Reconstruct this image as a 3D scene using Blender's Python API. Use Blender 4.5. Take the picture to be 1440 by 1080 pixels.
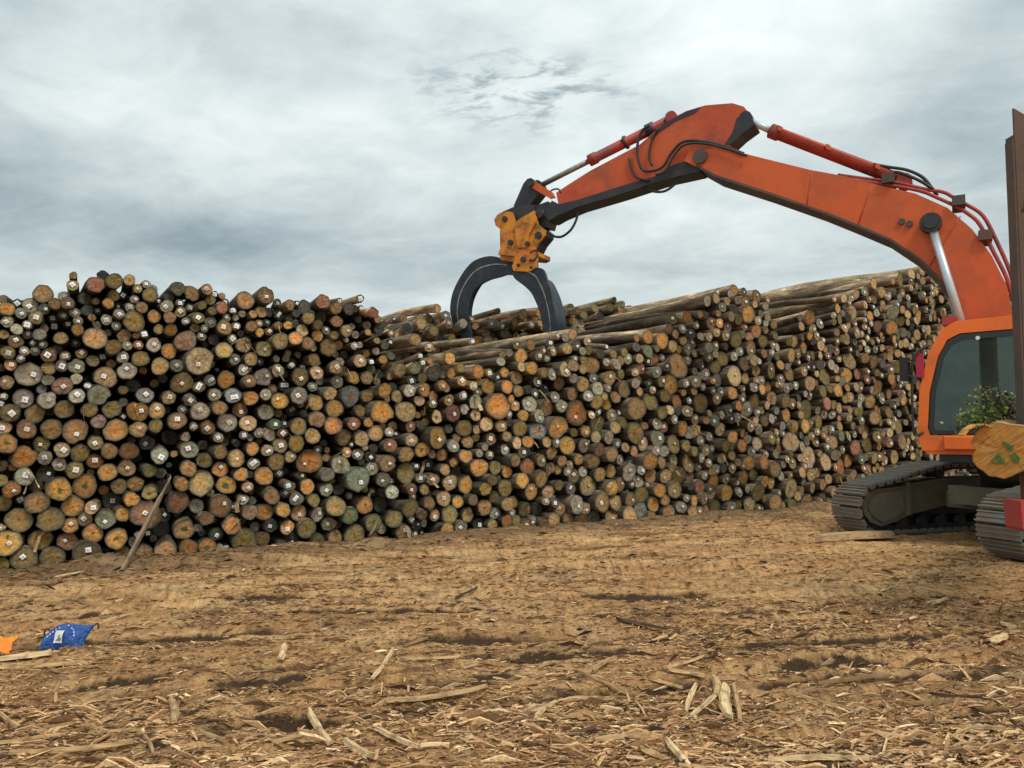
import bpy, bmesh, math, random
import numpy as np
from mathutils import Vector, Matrix

random.seed(7)
rng = np.random.default_rng(7)
for o in list(bpy.data.objects):
    bpy.data.objects.remove(o)
SC = bpy.context.scene
COL = SC.collection

# ---------------------------------------------------------------- camera
CAM_H, PITCH, FPX = 1.6, math.radians(3.7), 1081.0
cam = bpy.data.cameras.new('camera')
cam.sensor_width = 36.0
cam.lens = FPX / 1440 * 36
cam.clip_start, cam.clip_end = 0.1, 2000
camo = bpy.data.objects.new('camera', cam)
COL.objects.link(camo)
camo.location = (0, 0, CAM_H)
camo.rotation_euler = (math.pi / 2 + PITCH, 0, 0)
SC.camera = camo

# ---------------------------------------------------------------- light
SUN_EL, SUN_AZ = math.radians(55), math.radians(150)      # azimuth clockwise from +Y (the view): behind, to the right
sun = bpy.data.lights.new('sun', 'SUN')
sun.energy, sun.angle, sun.color = 1.5, math.radians(14), (1.0, 0.94, 0.84)
suno = bpy.data.objects.new('sun', sun)
COL.objects.link(suno)
sd = Vector((math.sin(SUN_AZ) * math.cos(SUN_EL), math.cos(SUN_AZ) * math.cos(SUN_EL), math.sin(SUN_EL)))
suno.location = sd * 60
suno.rotation_euler = sd.to_track_quat('Z', 'Y').to_euler()
SC.view_settings.view_transform = 'Standard'
SC.view_settings.look = 'None'
SC.view_settings.exposure = 0.46
SC.view_settings.gamma = 1.0
SC.view_settings.use_curve_mapping = False


class NT:
    """small helper round a node tree"""
    def __init__(s, nt):
        s.nt = nt
        nt.nodes.clear()

    def n(s, typ, **kw):
        nd = s.nt.nodes.new(typ)
        for k, v in kw.items():
            setattr(nd, k, v)
        return nd

    def put(s, sock, v):
        if isinstance(v, bpy.types.NodeSocket):
            s.nt.links.new(v, sock)
        elif v is not None:
            if hasattr(sock.default_value, '__len__') and not hasattr(v, '__len__'):
                v = (v, v, v, 1)[:len(sock.default_value)]
            elif hasattr(v, '__len__') and len(v) == 3 and len(sock.default_value) == 4:
                v = (*v, 1)
            sock.default_value = v

    def m(s, op, a, b=None, c=None, clamp=False):
        nd = s.n('ShaderNodeMath', operation=op, use_clamp=clamp)
        for i, v in enumerate((a, b, c)):
            if v is not None:
                s.put(nd.inputs[i], v)
        return nd.outputs[0]

    def v(s, op, a, b=None, out=0):
        nd = s.n('ShaderNodeVectorMath', operation=op)
        s.put(nd.inputs[0], a)
        if b is not None:
            s.put(nd.inputs[1], b)
        return nd.outputs[out]

    def mix(s, f, a, b, mode='MIX'):
        nd = s.n('ShaderNodeMix', data_type='RGBA', blend_type=mode)
        s.put(nd.inputs[0], f)
        s.put(nd.inputs[6], a)
        s.put(nd.inputs[7], b)
        return nd.outputs[2]

    def noise(s, vec, scale, detail=3, rough=0.55, dist=0.0, color=False):
        nd = s.n('ShaderNodeTexNoise')
        s.put(nd.inputs['Vector'], vec)
        nd.inputs['Scale'].default_value = scale
        nd.inputs['Detail'].default_value = detail
        nd.inputs['Roughness'].default_value = rough
        nd.inputs['Distortion'].default_value = dist
        return nd.outputs['Color' if color else 'Fac']

    def ramp(s, fac, stops, interp='LINEAR'):
        nd = s.n('ShaderNodeValToRGB')
        cr = nd.color_ramp
        cr.interpolation = interp
        while len(cr.elements) < len(stops):
            cr.elements.new(0.5)
        for e, (p, c) in zip(cr.elements, stops):
            e.position = p
            e.color = (c, c, c, 1) if not hasattr(c, '__len__') else (*c, 1)
        s.put(nd.inputs[0], fac)
        return nd.outputs[0]

    def step(s, x, lo, hi):
        nd = s.n('ShaderNodeMapRange', interpolation_type='SMOOTHSTEP')
        s.put(nd.inputs[0], x)
        nd.inputs[1].default_value, nd.inputs[2].default_value = lo, hi
        return nd.outputs[0]

    def mapping(s, vec, scale=(1, 1, 1), rot=(0, 0, 0), loc=(0, 0, 0)):
        if any(rot) and tuple(scale) != (1, 1, 1):               # turn first, then stretch
            vec = s.mapping(vec, (1, 1, 1), rot)
            rot = (0, 0, 0)
        nd = s.n('ShaderNodeMapping')
        s.put(nd.inputs[0], vec)
        nd.inputs[1].default_value, nd.inputs[2].default_value, nd.inputs[3].default_value = loc, rot, scale
        return nd.outputs[0]


# ---------------------------------------------------------------- sky: a closed cloud deck over a daylight sky
world = bpy.data.worlds.new('World')
SC.world = world
world.use_nodes = True
w = NT(world.node_tree)
tc = w.n('ShaderNodeTexCoord').outputs['Generated']
sep = w.n('ShaderNodeSeparateXYZ')
w.put(sep.inputs[0], tc)
dx, dy, dz = sep.outputs
el = w.m('ARCSINE', w.m('MAXIMUM', w.m('MINIMUM', dz, 1.0), -1.0))
az = w.m('ARCTAN2', dx, dy)
zz = w.m('ADD', w.m('MAXIMUM', dz, 0.0), 0.22)
cb = w.n('ShaderNodeCombineXYZ')
w.put(cb.inputs[0], w.m('DIVIDE', dx, zz))
w.put(cb.inputs[1], w.m('DIVIDE', dy, zz))
plane = cb.outputs[0]
broad = w.noise(w.mapping(plane, (0.8, 1.1, 1), loc=(3.1, 1.7, 0)), 1.1, 5, 0.55, 0.5)
fine = w.noise(w.mapping(plane, (1.15, 1.35, 1), (0, 0, 0.3), (1.3, 5.2, 0)), 2.6, 8, 0.62, 0.25)
wob = w.noise(plane, 1.6, 4, 0.55)


def bank(a0, e0, sa, se, tilt=0.0):
    """one soft bank of cloud, its edge torn by noise"""
    da = w.m('SUBTRACT', az, math.radians(a0))
    de = w.m('SUBTRACT', el, math.radians(e0))
    de = w.m('SUBTRACT', de, w.m('MULTIPLY', da, tilt))
    de = w.m('ADD', de, w.m('MULTIPLY', w.m('SUBTRACT', wob, 0.5), 0.10))
    q = w.m('ADD', w.m('POWER', w.m('DIVIDE', da, math.radians(sa)), 2.0), w.m('POWER', w.m('DIVIDE', de, math.radians(se)), 2.0))
    return w.m('EXPONENT', w.m('MULTIPLY', q, -1.0))


lum = w.m('ADD', 0.585, w.m('MULTIPLY', w.m('SUBTRACT', broad, 0.5), 0.20))
lum = w.m('ADD', lum, w.m('MULTIPLY', w.m('SUBTRACT', fine, 0.5), 0.52))
for args, k in (((-32, 14.6, 19, 2.8, -0.13), -0.22), ((-6, 12.6, 11, 2.2, -0.06), -0.13), ((-33, 27, 12, 5), -0.04), ((21, 28, 14, 8), 0.13), ((-28, 20.5, 14, 3), 0.06),
                ((-12, 21.5, 18, 3.5), 0.07), ((32, 18, 7, 6), -0.13), ((35.5, 28, 4, 5), -0.22), ((12, 17, 8, 4), 0.04), ((-3, 9.6, 14, 2.2), 0.06)):
    lum = w.m('ADD', lum, w.m('MULTIPLY', bank(*args), k))
wisp = w.noise(w.mapping(plane, (1.0, 1.9, 1), (0, 0, 0.2), (4.0, 2.0, 0)), 9.0, 6, 0.65, 0.3)
torn = w.m('MULTIPLY', bank(1.0, 24.4, 7.5, 2.2), w.step(wisp, 0.46, 0.66))
lum = w.m('SUBTRACT', lum, w.m('MULTIPLY', torn, 0.36))
lum = w.m('MAXIMUM', lum, 0.16)
rise = w.m('ADD', 0.80, w.m('MULTIPLY', w.m('MAXIMUM', dz, 0.0), 0.62))        # a closed cloud deck is brightest overhead
tint = w.ramp(lum, [(0.18, (0.72, 0.93, 1.03)), (0.40, (0.82, 0.985, 1.02)), (0.62, (0.915, 1.01, 1.0)), (0.85, (0.96, 1.01, 0.995))])
cloud = w.mix(1.0, tint, w.m('MULTIPLY', lum, rise), 'MULTIPLY')
sky = w.n('ShaderNodeTexSky', sky_type='NISHITA', sun_disc=False)
sky.sun_elevation, sky.sun_rotation = SUN_EL, SUN_AZ
BG = 0.1
thin = w.m('ADD', 0.93, w.m('MULTIPLY', w.m('SUBTRACT', fine, 0.5), 0.12), clamp=True)
cl10 = w.v('SCALE', cloud)
cl10.node.inputs['Scale'].default_value = 0.965 / BG
col = w.mix(thin, sky.outputs[0], cl10)
bg = w.n('ShaderNodeBackground')
w.put(bg.inputs[0], col)
bg.inputs[1].default_value = BG
w.put(w.n('ShaderNodeOutputWorld').inputs[0], bg.outputs[0])


# ---------------------------------------------------------------- helpers
def ray(x, y):
    """direction through photo pixel x, y (1440 x 1080)"""
    cx, cy = (x - 720) / FPX, (540 - y) / FPX
    return np.array([cx, math.cos(PITCH) - cy * math.sin(PITCH), math.sin(PITCH) + cy * math.cos(PITCH)])


EYE = np.array([0, 0, CAM_H])


def on_plane(x, y, p0, n):
    d = ray(x, y)
    t = np.dot(np.asarray(p0) - EYE, n) / np.dot(d, n)
    return EYE + d * t


def on_ground(x, y, z=0.0):
    return on_plane(x, y, (0, 0, z), (0, 0, 1))


ORIGIN = {}


def base_of(parent):
    return ORIGIN.get(parent.name, Vector((0, 0, 0))) if parent else Vector((0, 0, 0))


def tag(o, label=None, cat=None, group=None, kind=None):
    for k, v in (('label', label), ('category', cat), ('group', group), ('kind', kind)):
        if v:
            o[k] = v
    return o


def thing(name, loc, label, cat, group=None):
    o = bpy.data.objects.new(name, None)
    o.empty_display_size = 0.2
    COL.objects.link(o)
    o.location = loc
    ORIGIN[o.name] = Vector(loc)
    return tag(o, label, cat, group)


def mesh_data(name, verts, faces, mats, midx=None, smooth=None, attrs=None):
    me = bpy.data.meshes.new(name)
    me.from_pydata([tuple(v) for v in verts], [], [tuple(f) for f in faces])
    for m in mats:
        me.materials.append(m)
    if midx is not None:
        me.polygons.foreach_set('material_index', np.asarray(midx, dtype=np.int32))
    if smooth is True:
        me.polygons.foreach_set('use_smooth', np.ones(len(me.polygons), dtype=bool))
    elif smooth is not None:
        me.polygons.foreach_set('use_smooth', np.asarray(smooth, dtype=bool))
    for k, a in (attrs or {}).items():
        a = np.asarray(a, dtype=np.float32)
        if a.shape[1] == 4:
            me.attributes.new(k, 'FLOAT_COLOR', 'POINT').data.foreach_set('color', a.ravel())
        else:
            me.attributes.new(k, 'FLOAT_VECTOR', 'POINT').data.foreach_set('vector', a.ravel())
    me.update()
    return me


def link(name, me, parent=None, loc=(0, 0, 0)):
    o = bpy.data.objects.new(name, me)
    COL.objects.link(o)
    o.location = loc
    if parent:
        o.parent = parent
    ORIGIN[o.name] = base_of(parent) + Vector(loc)
    return o


class MB:
    """collects shapes given in world coordinates; build() links them as ONE object"""
    def __init__(s):
        s.bm = bmesh.new()

    def poly_prism(s, near, far):
        """two matching outlines joined into a solid"""
        n = len(near)
        a = [s.bm.verts.new(p) for p in near]
        b = [s.bm.verts.new(p) for p in far]
        s.bm.faces.new(a)
        s.bm.faces.new(list(reversed(b)))
        for i in range(n):
            j = (i + 1) % n
            s.bm.faces.new((a[j], a[i], b[i], b[j]))

    def ring_prism(s, out_n, in_n, out_f, in_f):
        """a flat frame (outer and inner outline, same count) with thickness"""
        n = len(out_n)
        A, B, C, D = ([s.bm.verts.new(p) for p in q] for q in (out_n, in_n, out_f, in_f))
        for i in range(n):
            j = (i + 1) % n
            s.bm.faces.new((A[i], A[j], B[j], B[i]))
            s.bm.faces.new((C[j], C[i], D[i], D[j]))
            s.bm.faces.new((A[j], A[i], C[i], C[j]))
            s.bm.faces.new((B[i], B[j], D[j], D[i]))

    def box(s, c, ax, ay, az, hx, hy, hz):
        c, ax, ay, az = (Vector(q) for q in (c, ax, ay, az))
        vs = [s.bm.verts.new(c + ax * hx * i + ay * hy * j + az * hz * k) for i in (-1, 1) for j in (-1, 1) for k in (-1, 1)]
        for f in ((0, 1, 3, 2), (4, 6, 7, 5), (0, 4, 5, 1), (2, 3, 7, 6), (0, 2, 6, 4), (1, 5, 7, 3)):
            s.bm.faces.new([vs[i] for i in f])

    def tube(s, pts, r, seg=10, caps=True):
        pts = [Vector(p) for p in pts]
        rs = r if hasattr(r, '__len__') else [r] * len(pts)
        rings = []
        up = None
        for i, p in enumerate(pts):
            t = (pts[min(i + 1, len(pts) - 1)] - pts[max(i - 1, 0)]).normalized()
            if up is None:
                up = t.orthogonal().normalized()
            u = (up - t * up.dot(t))
            u = u.normalized() if u.length > 1e-6 else t.orthogonal().normalized()
            up = u
            q = t.cross(u)
            rings.append([s.bm.verts.new(p + (u * math.cos(2 * math.pi * k / seg) + q * math.sin(2 * math.pi * k / seg)) * rs[i]) for k in range(seg)])
        for a, b in zip(rings, rings[1:]):
            for k in range(seg):
                f = s.bm.faces.new((a[k], a[(k + 1) % seg], b[(k + 1) % seg], b[k]))
                f.smooth = True
        if caps:
            s.bm.faces.new(list(reversed(rings[0])))
            s.bm.faces.new(rings[-1])

    def build(s, name, mat, parent=None, bevel=0.0, loc=None):
        if bevel:
            es = [e for e in s.bm.edges if e.is_manifold and e.calc_face_angle(0) > 0.5 and e.calc_length() > bevel * 2.5]
            bmesh.ops.bevel(s.bm, geom=es, offset=bevel, segments=2, profile=0.6, affect='EDGES', clamp_overlap=True)
        bmesh.ops.recalc_face_normals(s.bm, faces=s.bm.faces[:])
        off = base_of(parent) + (Vector(loc) if loc is not None else Vector((0, 0, 0)))
        for v in s.bm.verts:
            v.co -= off
        me = bpy.data.meshes.new(name)
        s.bm.to_mesh(me)
        s.bm.free()
        me.materials.append(mat)
        return link(name, me, parent, loc if loc is not None else (0, 0, 0))


def spline(pts, n=8):
    """Catmull-Rom through points"""
    P = [Vector(p) for p in pts]
    P = [P[0] * 2 - P[1]] + P + [P[-1] * 2 - P[-2]]
    out = []
    for i in range(1, len(P) - 2):
        for k in range(n):
            t = k / n
            a, b, c, d = P[i - 1:i + 3]
            out.append(0.5 * ((2 * b) + (c - a) * t + (2 * a - 5 * b + 4 * c - d) * t * t + (3 * b - a - 3 * c + d) * t ** 3))
    out.append(P[-2])
    return out


def srgb(r, g, b):
    return tuple((c / 255 / 12.92) if c / 255 <= 0.04045 else ((c / 255 + 0.055) / 1.055) ** 2.4 for c in (r, g, b))


# ---------------------------------------------------------------- materials
def material(name):
    m = bpy.data.materials.new(name)
    m.use_nodes = True
    k = NT(m.node_tree)
    p = k.n('ShaderNodeBsdfPrincipled')
    out = k.n('ShaderNodeOutputMaterial')
    k.put(out.inputs[0], p.outputs[0])
    return m, k, p, out


def bump(k, p, h, strength=0.3, dist=0.02):
    b = k.n('ShaderNodeBump')
    b.inputs['Strength'].default_value = strength
    b.inputs['Distance'].default_value = dist
    k.put(b.inputs['Height'], h)
    k.put(p.inputs['Normal'], b.outputs[0])


def paint(name, color, grime=(0.05, 0.045, 0.04), amount=0.35, rough=0.45, metal=0.0, scale=2.0, scratch=0.0, fade=None, stretch=(1, 1, 1)):
    """worn machine paint: base colour, faded patches, grime and small chips"""
    m, k, p, _ = material(name)
    pos = k.mapping(k.n('ShaderNodeNewGeometry').outputs['Position'], stretch)
    n1 = k.noise(pos, scale, 5, 0.6, 0.3)
    n2 = k.noise(pos, scale * 7, 4, 0.65)
    c = color
    if fade:
        c = k.mix(k.step(k.noise(pos, scale * 0.6, 3, 0.5), 0.42, 0.62), color, fade)
    g = k.m('MULTIPLY', k.step(k.m('ADD', n1, k.m('MULTIPLY', n2, 0.35)), 0.60, 0.86), amount * 1.6, clamp=True)
    c = k.mix(g, c, grime)
    if scratch:
        ch = k.step(k.noise(pos, scale * 16, 3, 0.6), 0.66, 0.70)
        c = k.mix(k.m('MULTIPLY', ch, scratch), c, (0.06, 0.045, 0.035))
        drip = k.step(k.noise(k.mapping(pos, (7, 7, 0.9)), 1.0, 4, 0.65), 0.56, 0.74)
        c = k.mix(k.m('MULTIPLY', drip, 0.42 * scratch), c, grime)
        dust = k.step(k.noise(pos, scale * 3.3, 5, 0.7), 0.50, 0.72)
        c = k.mix(k.m('MULTIPLY', dust, 0.12 * scratch), c, (0.34, 0.24, 0.16))
    k.put(p.inputs['Base Color'], c)
    k.put(p.inputs['Roughness'], k.m('ADD', rough, k.m('MULTIPLY', n2, 0.25)))
    p.inputs['Metallic'].default_value = metal
    bump(k, p, n2, 0.12, 0.004)
    return m


M = {}
M['orange'] = paint('orange_paint', (0.58, 0.096, 0.013), (0.22, 0.055, 0.022), 0.25, 0.42, scale=1.1, scratch=0.4, fade=(0.52, 0.078, 0.014))
M['stick_paint'] = paint('faded_orange_paint', (0.46, 0.064, 0.018), (0.14, 0.04, 0.026), 0.32, 0.5, scale=1.3, scratch=0.5, fade=(0.51, 0.086, 0.02))
M['cab_orange'] = paint('cab_orange_paint', (0.78, 0.15, 0.016), (0.3, 0.10, 0.03), 0.22, 0.36, scale=2.0)
M['red'] = paint('red_paint', (0.36, 0.034, 0.024), (0.10, 0.035, 0.03), 0.5, 0.45, scale=3.0, scratch=0.5)
M['yellow'] = paint('yellow_ochre_paint', (0.66, 0.255, 0.014), (0.08, 0.05, 0.025), 0.5, 0.5, scale=4.0, scratch=0.6, fade=(0.60, 0.185, 0.014))
M['black'] = paint('black_greasy_steel', (0.014, 0.019, 0.028), (0.045, 0.035, 0.028), 0.5, 0.42, scale=4.0)
M['tine'] = paint('dark_tine_steel', (0.010, 0.016, 0.028), (0.030, 0.035, 0.044), 0.5, 0.34, metal=0.1, scale=5.0, scratch=0.6)
M['rubber'] = paint('black_rubber', (0.018, 0.019, 0.021), (0.05, 0.045, 0.04), 0.3, 0.5, scale=5.0)
M['frame'] = paint('green_grey_steel', (0.15, 0.155, 0.12), (0.23, 0.18, 0.115), 0.7, 0.6, scale=2.6, scratch=0.4)
M['shoe'] = paint('worn_track_steel', (0.24, 0.245, 0.23), (0.27, 0.19, 0.12), 0.65, 0.38, metal=0.4, scale=6.0, stretch=(1, 1, 1))
M['chrome'] = paint('chrome_rod', (0.52, 0.59, 0.64), (0.4, 0.42, 0.42), 0.2, 0.22, metal=0.45, scale=4.0)
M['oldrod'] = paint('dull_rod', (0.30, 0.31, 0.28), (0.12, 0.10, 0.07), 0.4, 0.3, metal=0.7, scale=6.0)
M['rust'] = paint('rusty_brown_steel', (0.125, 0.068, 0.044), (0.055, 0.050, 0.048), 0.6, 0.7, scale=0.9, scratch=0.4, fade=(0.075, 0.062, 0.060))
M['trailer_red'] = paint('trailer_red_paint', (0.42, 0.036, 0.034), (0.22, 0.09, 0.07), 0.4, 0.55, scale=5.0, scratch=0.5)
M['seal'] = paint('black_window_seal', (0.012, 0.020, 0.022), (0.03, 0.03, 0.03), 0.2, 0.35, scale=4.0)
M['seat'] = paint('dark_cab_plastic', (0.03, 0.035, 0.035), (0.06, 0.06, 0.055), 0.4, 0.6, scale=4.0)
M['cab_grey'] = paint('cab_interior_grey', (0.17, 0.20, 0.19), (0.09, 0.09, 0.08), 0.3, 0.7, scale=3.0)
M['white'] = paint('white_sticker', (0.72, 0.72, 0.70), (0.4, 0.4, 0.4), 0.2, 0.5, scale=30.0)
M['green_mark'] = paint('green_marking_paint', (0.010, 0.13, 0.045), (0.18, 0.16, 0.03), 0.7, 0.8, scale=24.0)
M['teal'] = paint('teal_plastic', (0.03, 0.28, 0.25), (0.05, 0.12, 0.1), 0.3, 0.4, scale=10.0)
M['orange_cloth'] = paint('orange_plastic_sheet', (0.82, 0.18, 0.005), (0.6, 0.2, 0.02), 0.4, 0.4, scale=14.0, fade=(0.85, 0.27, 0.01))

# tinted cab glass
m, k, p, out = material('tinted_cab_glass')
tr = k.n('ShaderNodeBsdfTransparent')
tr.inputs[0].default_value = (0.33, 0.50, 0.46, 1)
gl = k.n('ShaderNodeBsdfGlossy')
gl.inputs['Roughness'].default_value = 0.03
gl.inputs['Color'].default_value = (0.85, 0.95, 0.93, 1)
fr = k.n('ShaderNodeFresnel')
fr.inputs[0].default_value = 1.5
mx = k.n('ShaderNodeMixShader')
k.put(mx.inputs[0], k.m('ADD', k.m('MULTIPLY', fr.outputs[0], 1.3), 0.03, clamp=True))
k.put(mx.inputs[1], tr.outputs[0])
k.put(mx.inputs[2], gl.outputs[0])
dif = k.n('ShaderNodeBsdfDiffuse')
dif.inputs[0].default_value = (0.16, 0.20, 0.17, 1)
pos = k.n('ShaderNodeNewGeometry').outputs['Position']
mx2 = k.n('ShaderNodeMixShader')
k.put(mx2.inputs[0], k.m('MULTIPLY', k.step(k.noise(pos, 1.2, 2, 0.5), 0.35, 0.75), 0.22))
k.put(mx2.inputs[1], mx.outputs[0])
k.put(mx2.inputs[2], dif.outputs[0])
k.put(out.inputs[0], mx2.outputs[0])
M['glass'] = m

PILE_YAW = math.atan2(0.524, 0.851)          # log axis: turned left from +Y


def attr(k, name, out='Color'):
    a = k.n('ShaderNodeAttribute', attribute_name=name)
    return a.outputs[out]


# sawn log end: ring pattern, darker heart, grey rim darker outwards, cracks; colours come with each log
m, k, p, out = material('sawn_log_end')
cut = attr(k, 'cut', 'Vector')
tone, heart = attr(k, 'tone'), attr(k, 'heart')
crack = attr(k, 'heart', 'Alpha')
pos = k.n('ShaderNodeNewGeometry').outputs['Position']
rho = k.v('LENGTH', cut, out=1)
wob = k.noise(pos, 9.0, 4, 0.6)
f = k.step(k.m('ADD', rho, k.m('MULTIPLY', k.m('SUBTRACT', wob, 0.5), 1.0)), 0.92, 0.30)
c = k.mix(f, tone, heart)
mott = k.noise(pos, 26.0, 5, 0.68)
c = k.mix(1.0, c, k.ramp(mott, [(0.28, 0.42), (0.5, 0.95), (0.72, 1.42)]), 'MULTIPLY')
rings = k.m('SINE', k.m('ADD', k.m('MULTIPLY', rho, 44.0), k.m('MULTIPLY', wob, 9.0)))
c = k.mix(1.0, c, k.ramp(rings, [(0.0, 0.90), (1.0, 1.04)]), 'MULTIPLY')
stain = k.noise(pos, 5.0, 4, 0.65)
c = k.mix(k.m('MULTIPLY', k.step(stain, 0.48, 0.66), 0.6), c, k.mix(1.0, c, (0.50, 0.52, 0.44), 'MULTIPLY'))
streak = k.noise(k.mapping(pos, (3, 3, 60), (0.0, 0.35, 0.6)), 1.0, 3, 0.6)          # saw marks
c = k.mix(1.0, c, k.ramp(streak, [(0.3, 0.82), (0.7, 1.1)]), 'MULTIPLY')
rad = k.noise(k.v('ADD', k.v('NORMALIZE', cut), k.v('SCALE', pos)), 4.5, 2, 0.5)
cr = k.m('MULTIPLY', k.step(rad, 0.66, 0.70), k.step(rho, 0.65, 0.15))
c = k.mix(k.m('MULTIPLY', cr, 0.55), c, (0.035, 0.022, 0.014))
pith = k.step(k.m('ADD', rho, k.m('MULTIPLY', k.m('SUBTRACT', mott, 0.5), 0.25)), 0.16, 0.05)
c = k.mix(k.m('MULTIPLY', pith, 0.55), c, (0.05, 0.022, 0.01))
gm = k.m('MULTIPLY', k.step(k.m('ADD', rho, k.m('MULTIPLY', k.m('SUBTRACT', wob, 0.5), 1.6)), 0.30, 0.12), k.m('SUBTRACT', 1.0, crack))
c = k.mix(k.m('MULTIPLY', gm, 0.85), c, (0.012, 0.10, 0.045))
edge = k.step(k.m('ADD', rho, k.m('MULTIPLY', k.m('SUBTRACT', wob, 0.5), 0.5)), 0.62, 1.02)
c = k.mix(k.m('MULTIPLY', edge, 0.62), c, k.mix(1.0, c, (0.34, 0.37, 0.34), 'MULTIPLY'))          # colour darker towards the rim
rim = k.step(k.m('ADD', rho, k.m('MULTIPLY', k.m('SUBTRACT', mott, 0.5), 0.22)), 0.87, 0.99)
c = k.mix(rim, c, (0.060, 0.048, 0.034))
k.put(p.inputs['Base Color'], c)
p.inputs['Roughness'].default_value = 0.9
p.inputs['Specular IOR Level'].default_value = 0.2
bump(k, p, k.m('ADD', k.m('MULTIPLY', mott, 0.7), k.m('MULTIPLY', cr, -1.0)), 0.5, 0.012)
M['cut'] = m

# bark along the logs
m, k, p, out = material('log_bark')
pos = k.n('ShaderNodeNewGeometry').outputs['Position']
al = k.mapping(pos, (9, 1.6, 9), (0, 0, -PILE_YAW))
n1 = k.noise(al, 1.0, 6, 0.68, 0.4)
n2 = k.noise(pos, 2.2, 4, 0.6)
n3 = k.noise(k.mapping(pos, (30, 6, 30), (0, 0, -PILE_YAW)), 1.0, 3, 0.6)
tone = attr(k, 'tone')
c = k.mix(1.0, tone, k.ramp(n1, [(0.30, 0.18), (0.46, 0.70), (0.56, 1.15), (0.68, 2.1)]), 'MULTIPLY')
c = k.mix(k.m('MULTIPLY', k.step(n2, 0.50, 0.68), 0.45), c, (0.075, 0.085, 0.035))
c = k.mix(k.m('MULTIPLY', k.step(n2, 0.47, 0.32), 0.5), c, (0.26, 0.18, 0.12))
k.put(p.inputs['Base Color'], c)
p.inputs['Roughness'].default_value = 0.92
p.inputs['Specular IOR Level'].default_value = 0.2
bump(k, p, k.m('ADD', n1, k.m('MULTIPLY', n3, 0.5)), 0.9, 0.03)
M['bark'] = m

# paper tag stapled to a log end: white with a smudged grey print
m, k, p, out = material('paper_tag')
cut = attr(k, 'cut', 'Vector')
nz = k.noise(k.v('ADD', k.v('SCALE', k.n('ShaderNodeNewGeometry').outputs['Position']), cut), 3.0, 2)
s2 = k.n('ShaderNodeSeparateXYZ')
k.put(s2.inputs[0], cut)
ax = k.m('ABSOLUTE', s2.outputs[0])
ay = k.m('ABSOLUTE', s2.outputs[1])
inn = k.step(k.m('MAXIMUM', ax, k.m('MULTIPLY', ay, 1.2)), 0.62, 0.42)
dirt = k.step(k.m('FRACT', k.m('MULTIPLY', s2.outputs[2], 7.31)), 0.35, 1.0)
paper = k.mix(k.m('MULTIPLY', dirt, 0.7), (0.86, 0.86, 0.83), (0.40, 0.38, 0.32))
c = k.mix(k.m('MULTIPLY', inn, k.step(nz, 0.40, 0.60)), paper, (0.22, 0.22, 0.23))
k.put(p.inputs['Base Color'], c)
p.inputs['Roughness'].default_value = 0.6
M['tag'] = m

# freshly split wood and bark lying on the ground
m, k, p, out = material('split_wood')
tone = attr(k, 'tone')
pos = k.n('ShaderNodeTexCoord').outputs['Object']
g1 = k.noise(k.mapping(pos, (4, 60, 60)), 1.0, 4, 0.65)
g2 = k.noise(pos, 9.0, 4, 0.6)
c = k.mix(1.0, tone, k.ramp(g1, [(0.30, 0.45), (0.5, 0.95), (0.7, 1.3)]), 'MULTIPLY')
c = k.mix(k.m('MULTIPLY', k.step(g2, 0.52, 0.70), 0.55), c, (0.13, 0.075, 0.035))
k.put(p.inputs['Base Color'], c)
p.inputs['Roughness'].default_value = 0.88
p.inputs['Specular IOR Level'].default_value = 0.2
bump(k, p, g1, 0.8, 0.01)
M['wood'] = m

m, k, p, out = material('bark_chip')
tone = attr(k, 'tone')
pos = k.n('ShaderNodeNewGeometry').outputs['Position']
c = k.mix(1.0, tone, k.ramp(k.noise(pos, 60.0, 3, 0.6), [(0.3, 0.6), (0.7, 1.3)]), 'MULTIPLY')
k.put(p.inputs['Base Color'], c)
p.inputs['Roughness'].default_value = 0.92
p.inputs['Specular IOR Level'].default_value = 0.15
M['chip'] = m
# ---------------------------------------------------------------- ground
_T = rng.random((256, 256))


def vnoise(x, y):
    xi, yi = np.floor(x).astype(int), np.floor(y).astype(int)
    fx, fy = x - xi, y - yi
    fx, fy = fx * fx * (3 - 2 * fx), fy * fy * (3 - 2 * fy)
    g = lambda i, j: _T[i & 255, j & 255]
    return (g(xi, yi) * (1 - fx) + g(xi + 1, yi) * fx) * (1 - fy) + (g(xi, yi + 1) * (1 - fx) + g(xi + 1, yi + 1) * fx) * fy


def fbm(x, y, o=4, r=0.5):
    s, a, t = 0, 1.0, 0
    for i in range(o):
        s, t = s + a * vnoise(x * 2 ** i + 17.3 * i, y * 2 ** i + 9.1 * i), t + a
        a *= r
    return s / t


PILE_A, PILE_B = on_ground(0, 803), on_ground(1150, 716)
PILE_U = (PILE_B - PILE_A) / np.linalg.norm(PILE_B - PILE_A)
PILE_N = np.array([PILE_U[1], -PILE_U[0], 0.0])             # out of the pile face, towards the camera
RUT = np.array([0.985, 0.17])


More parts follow.
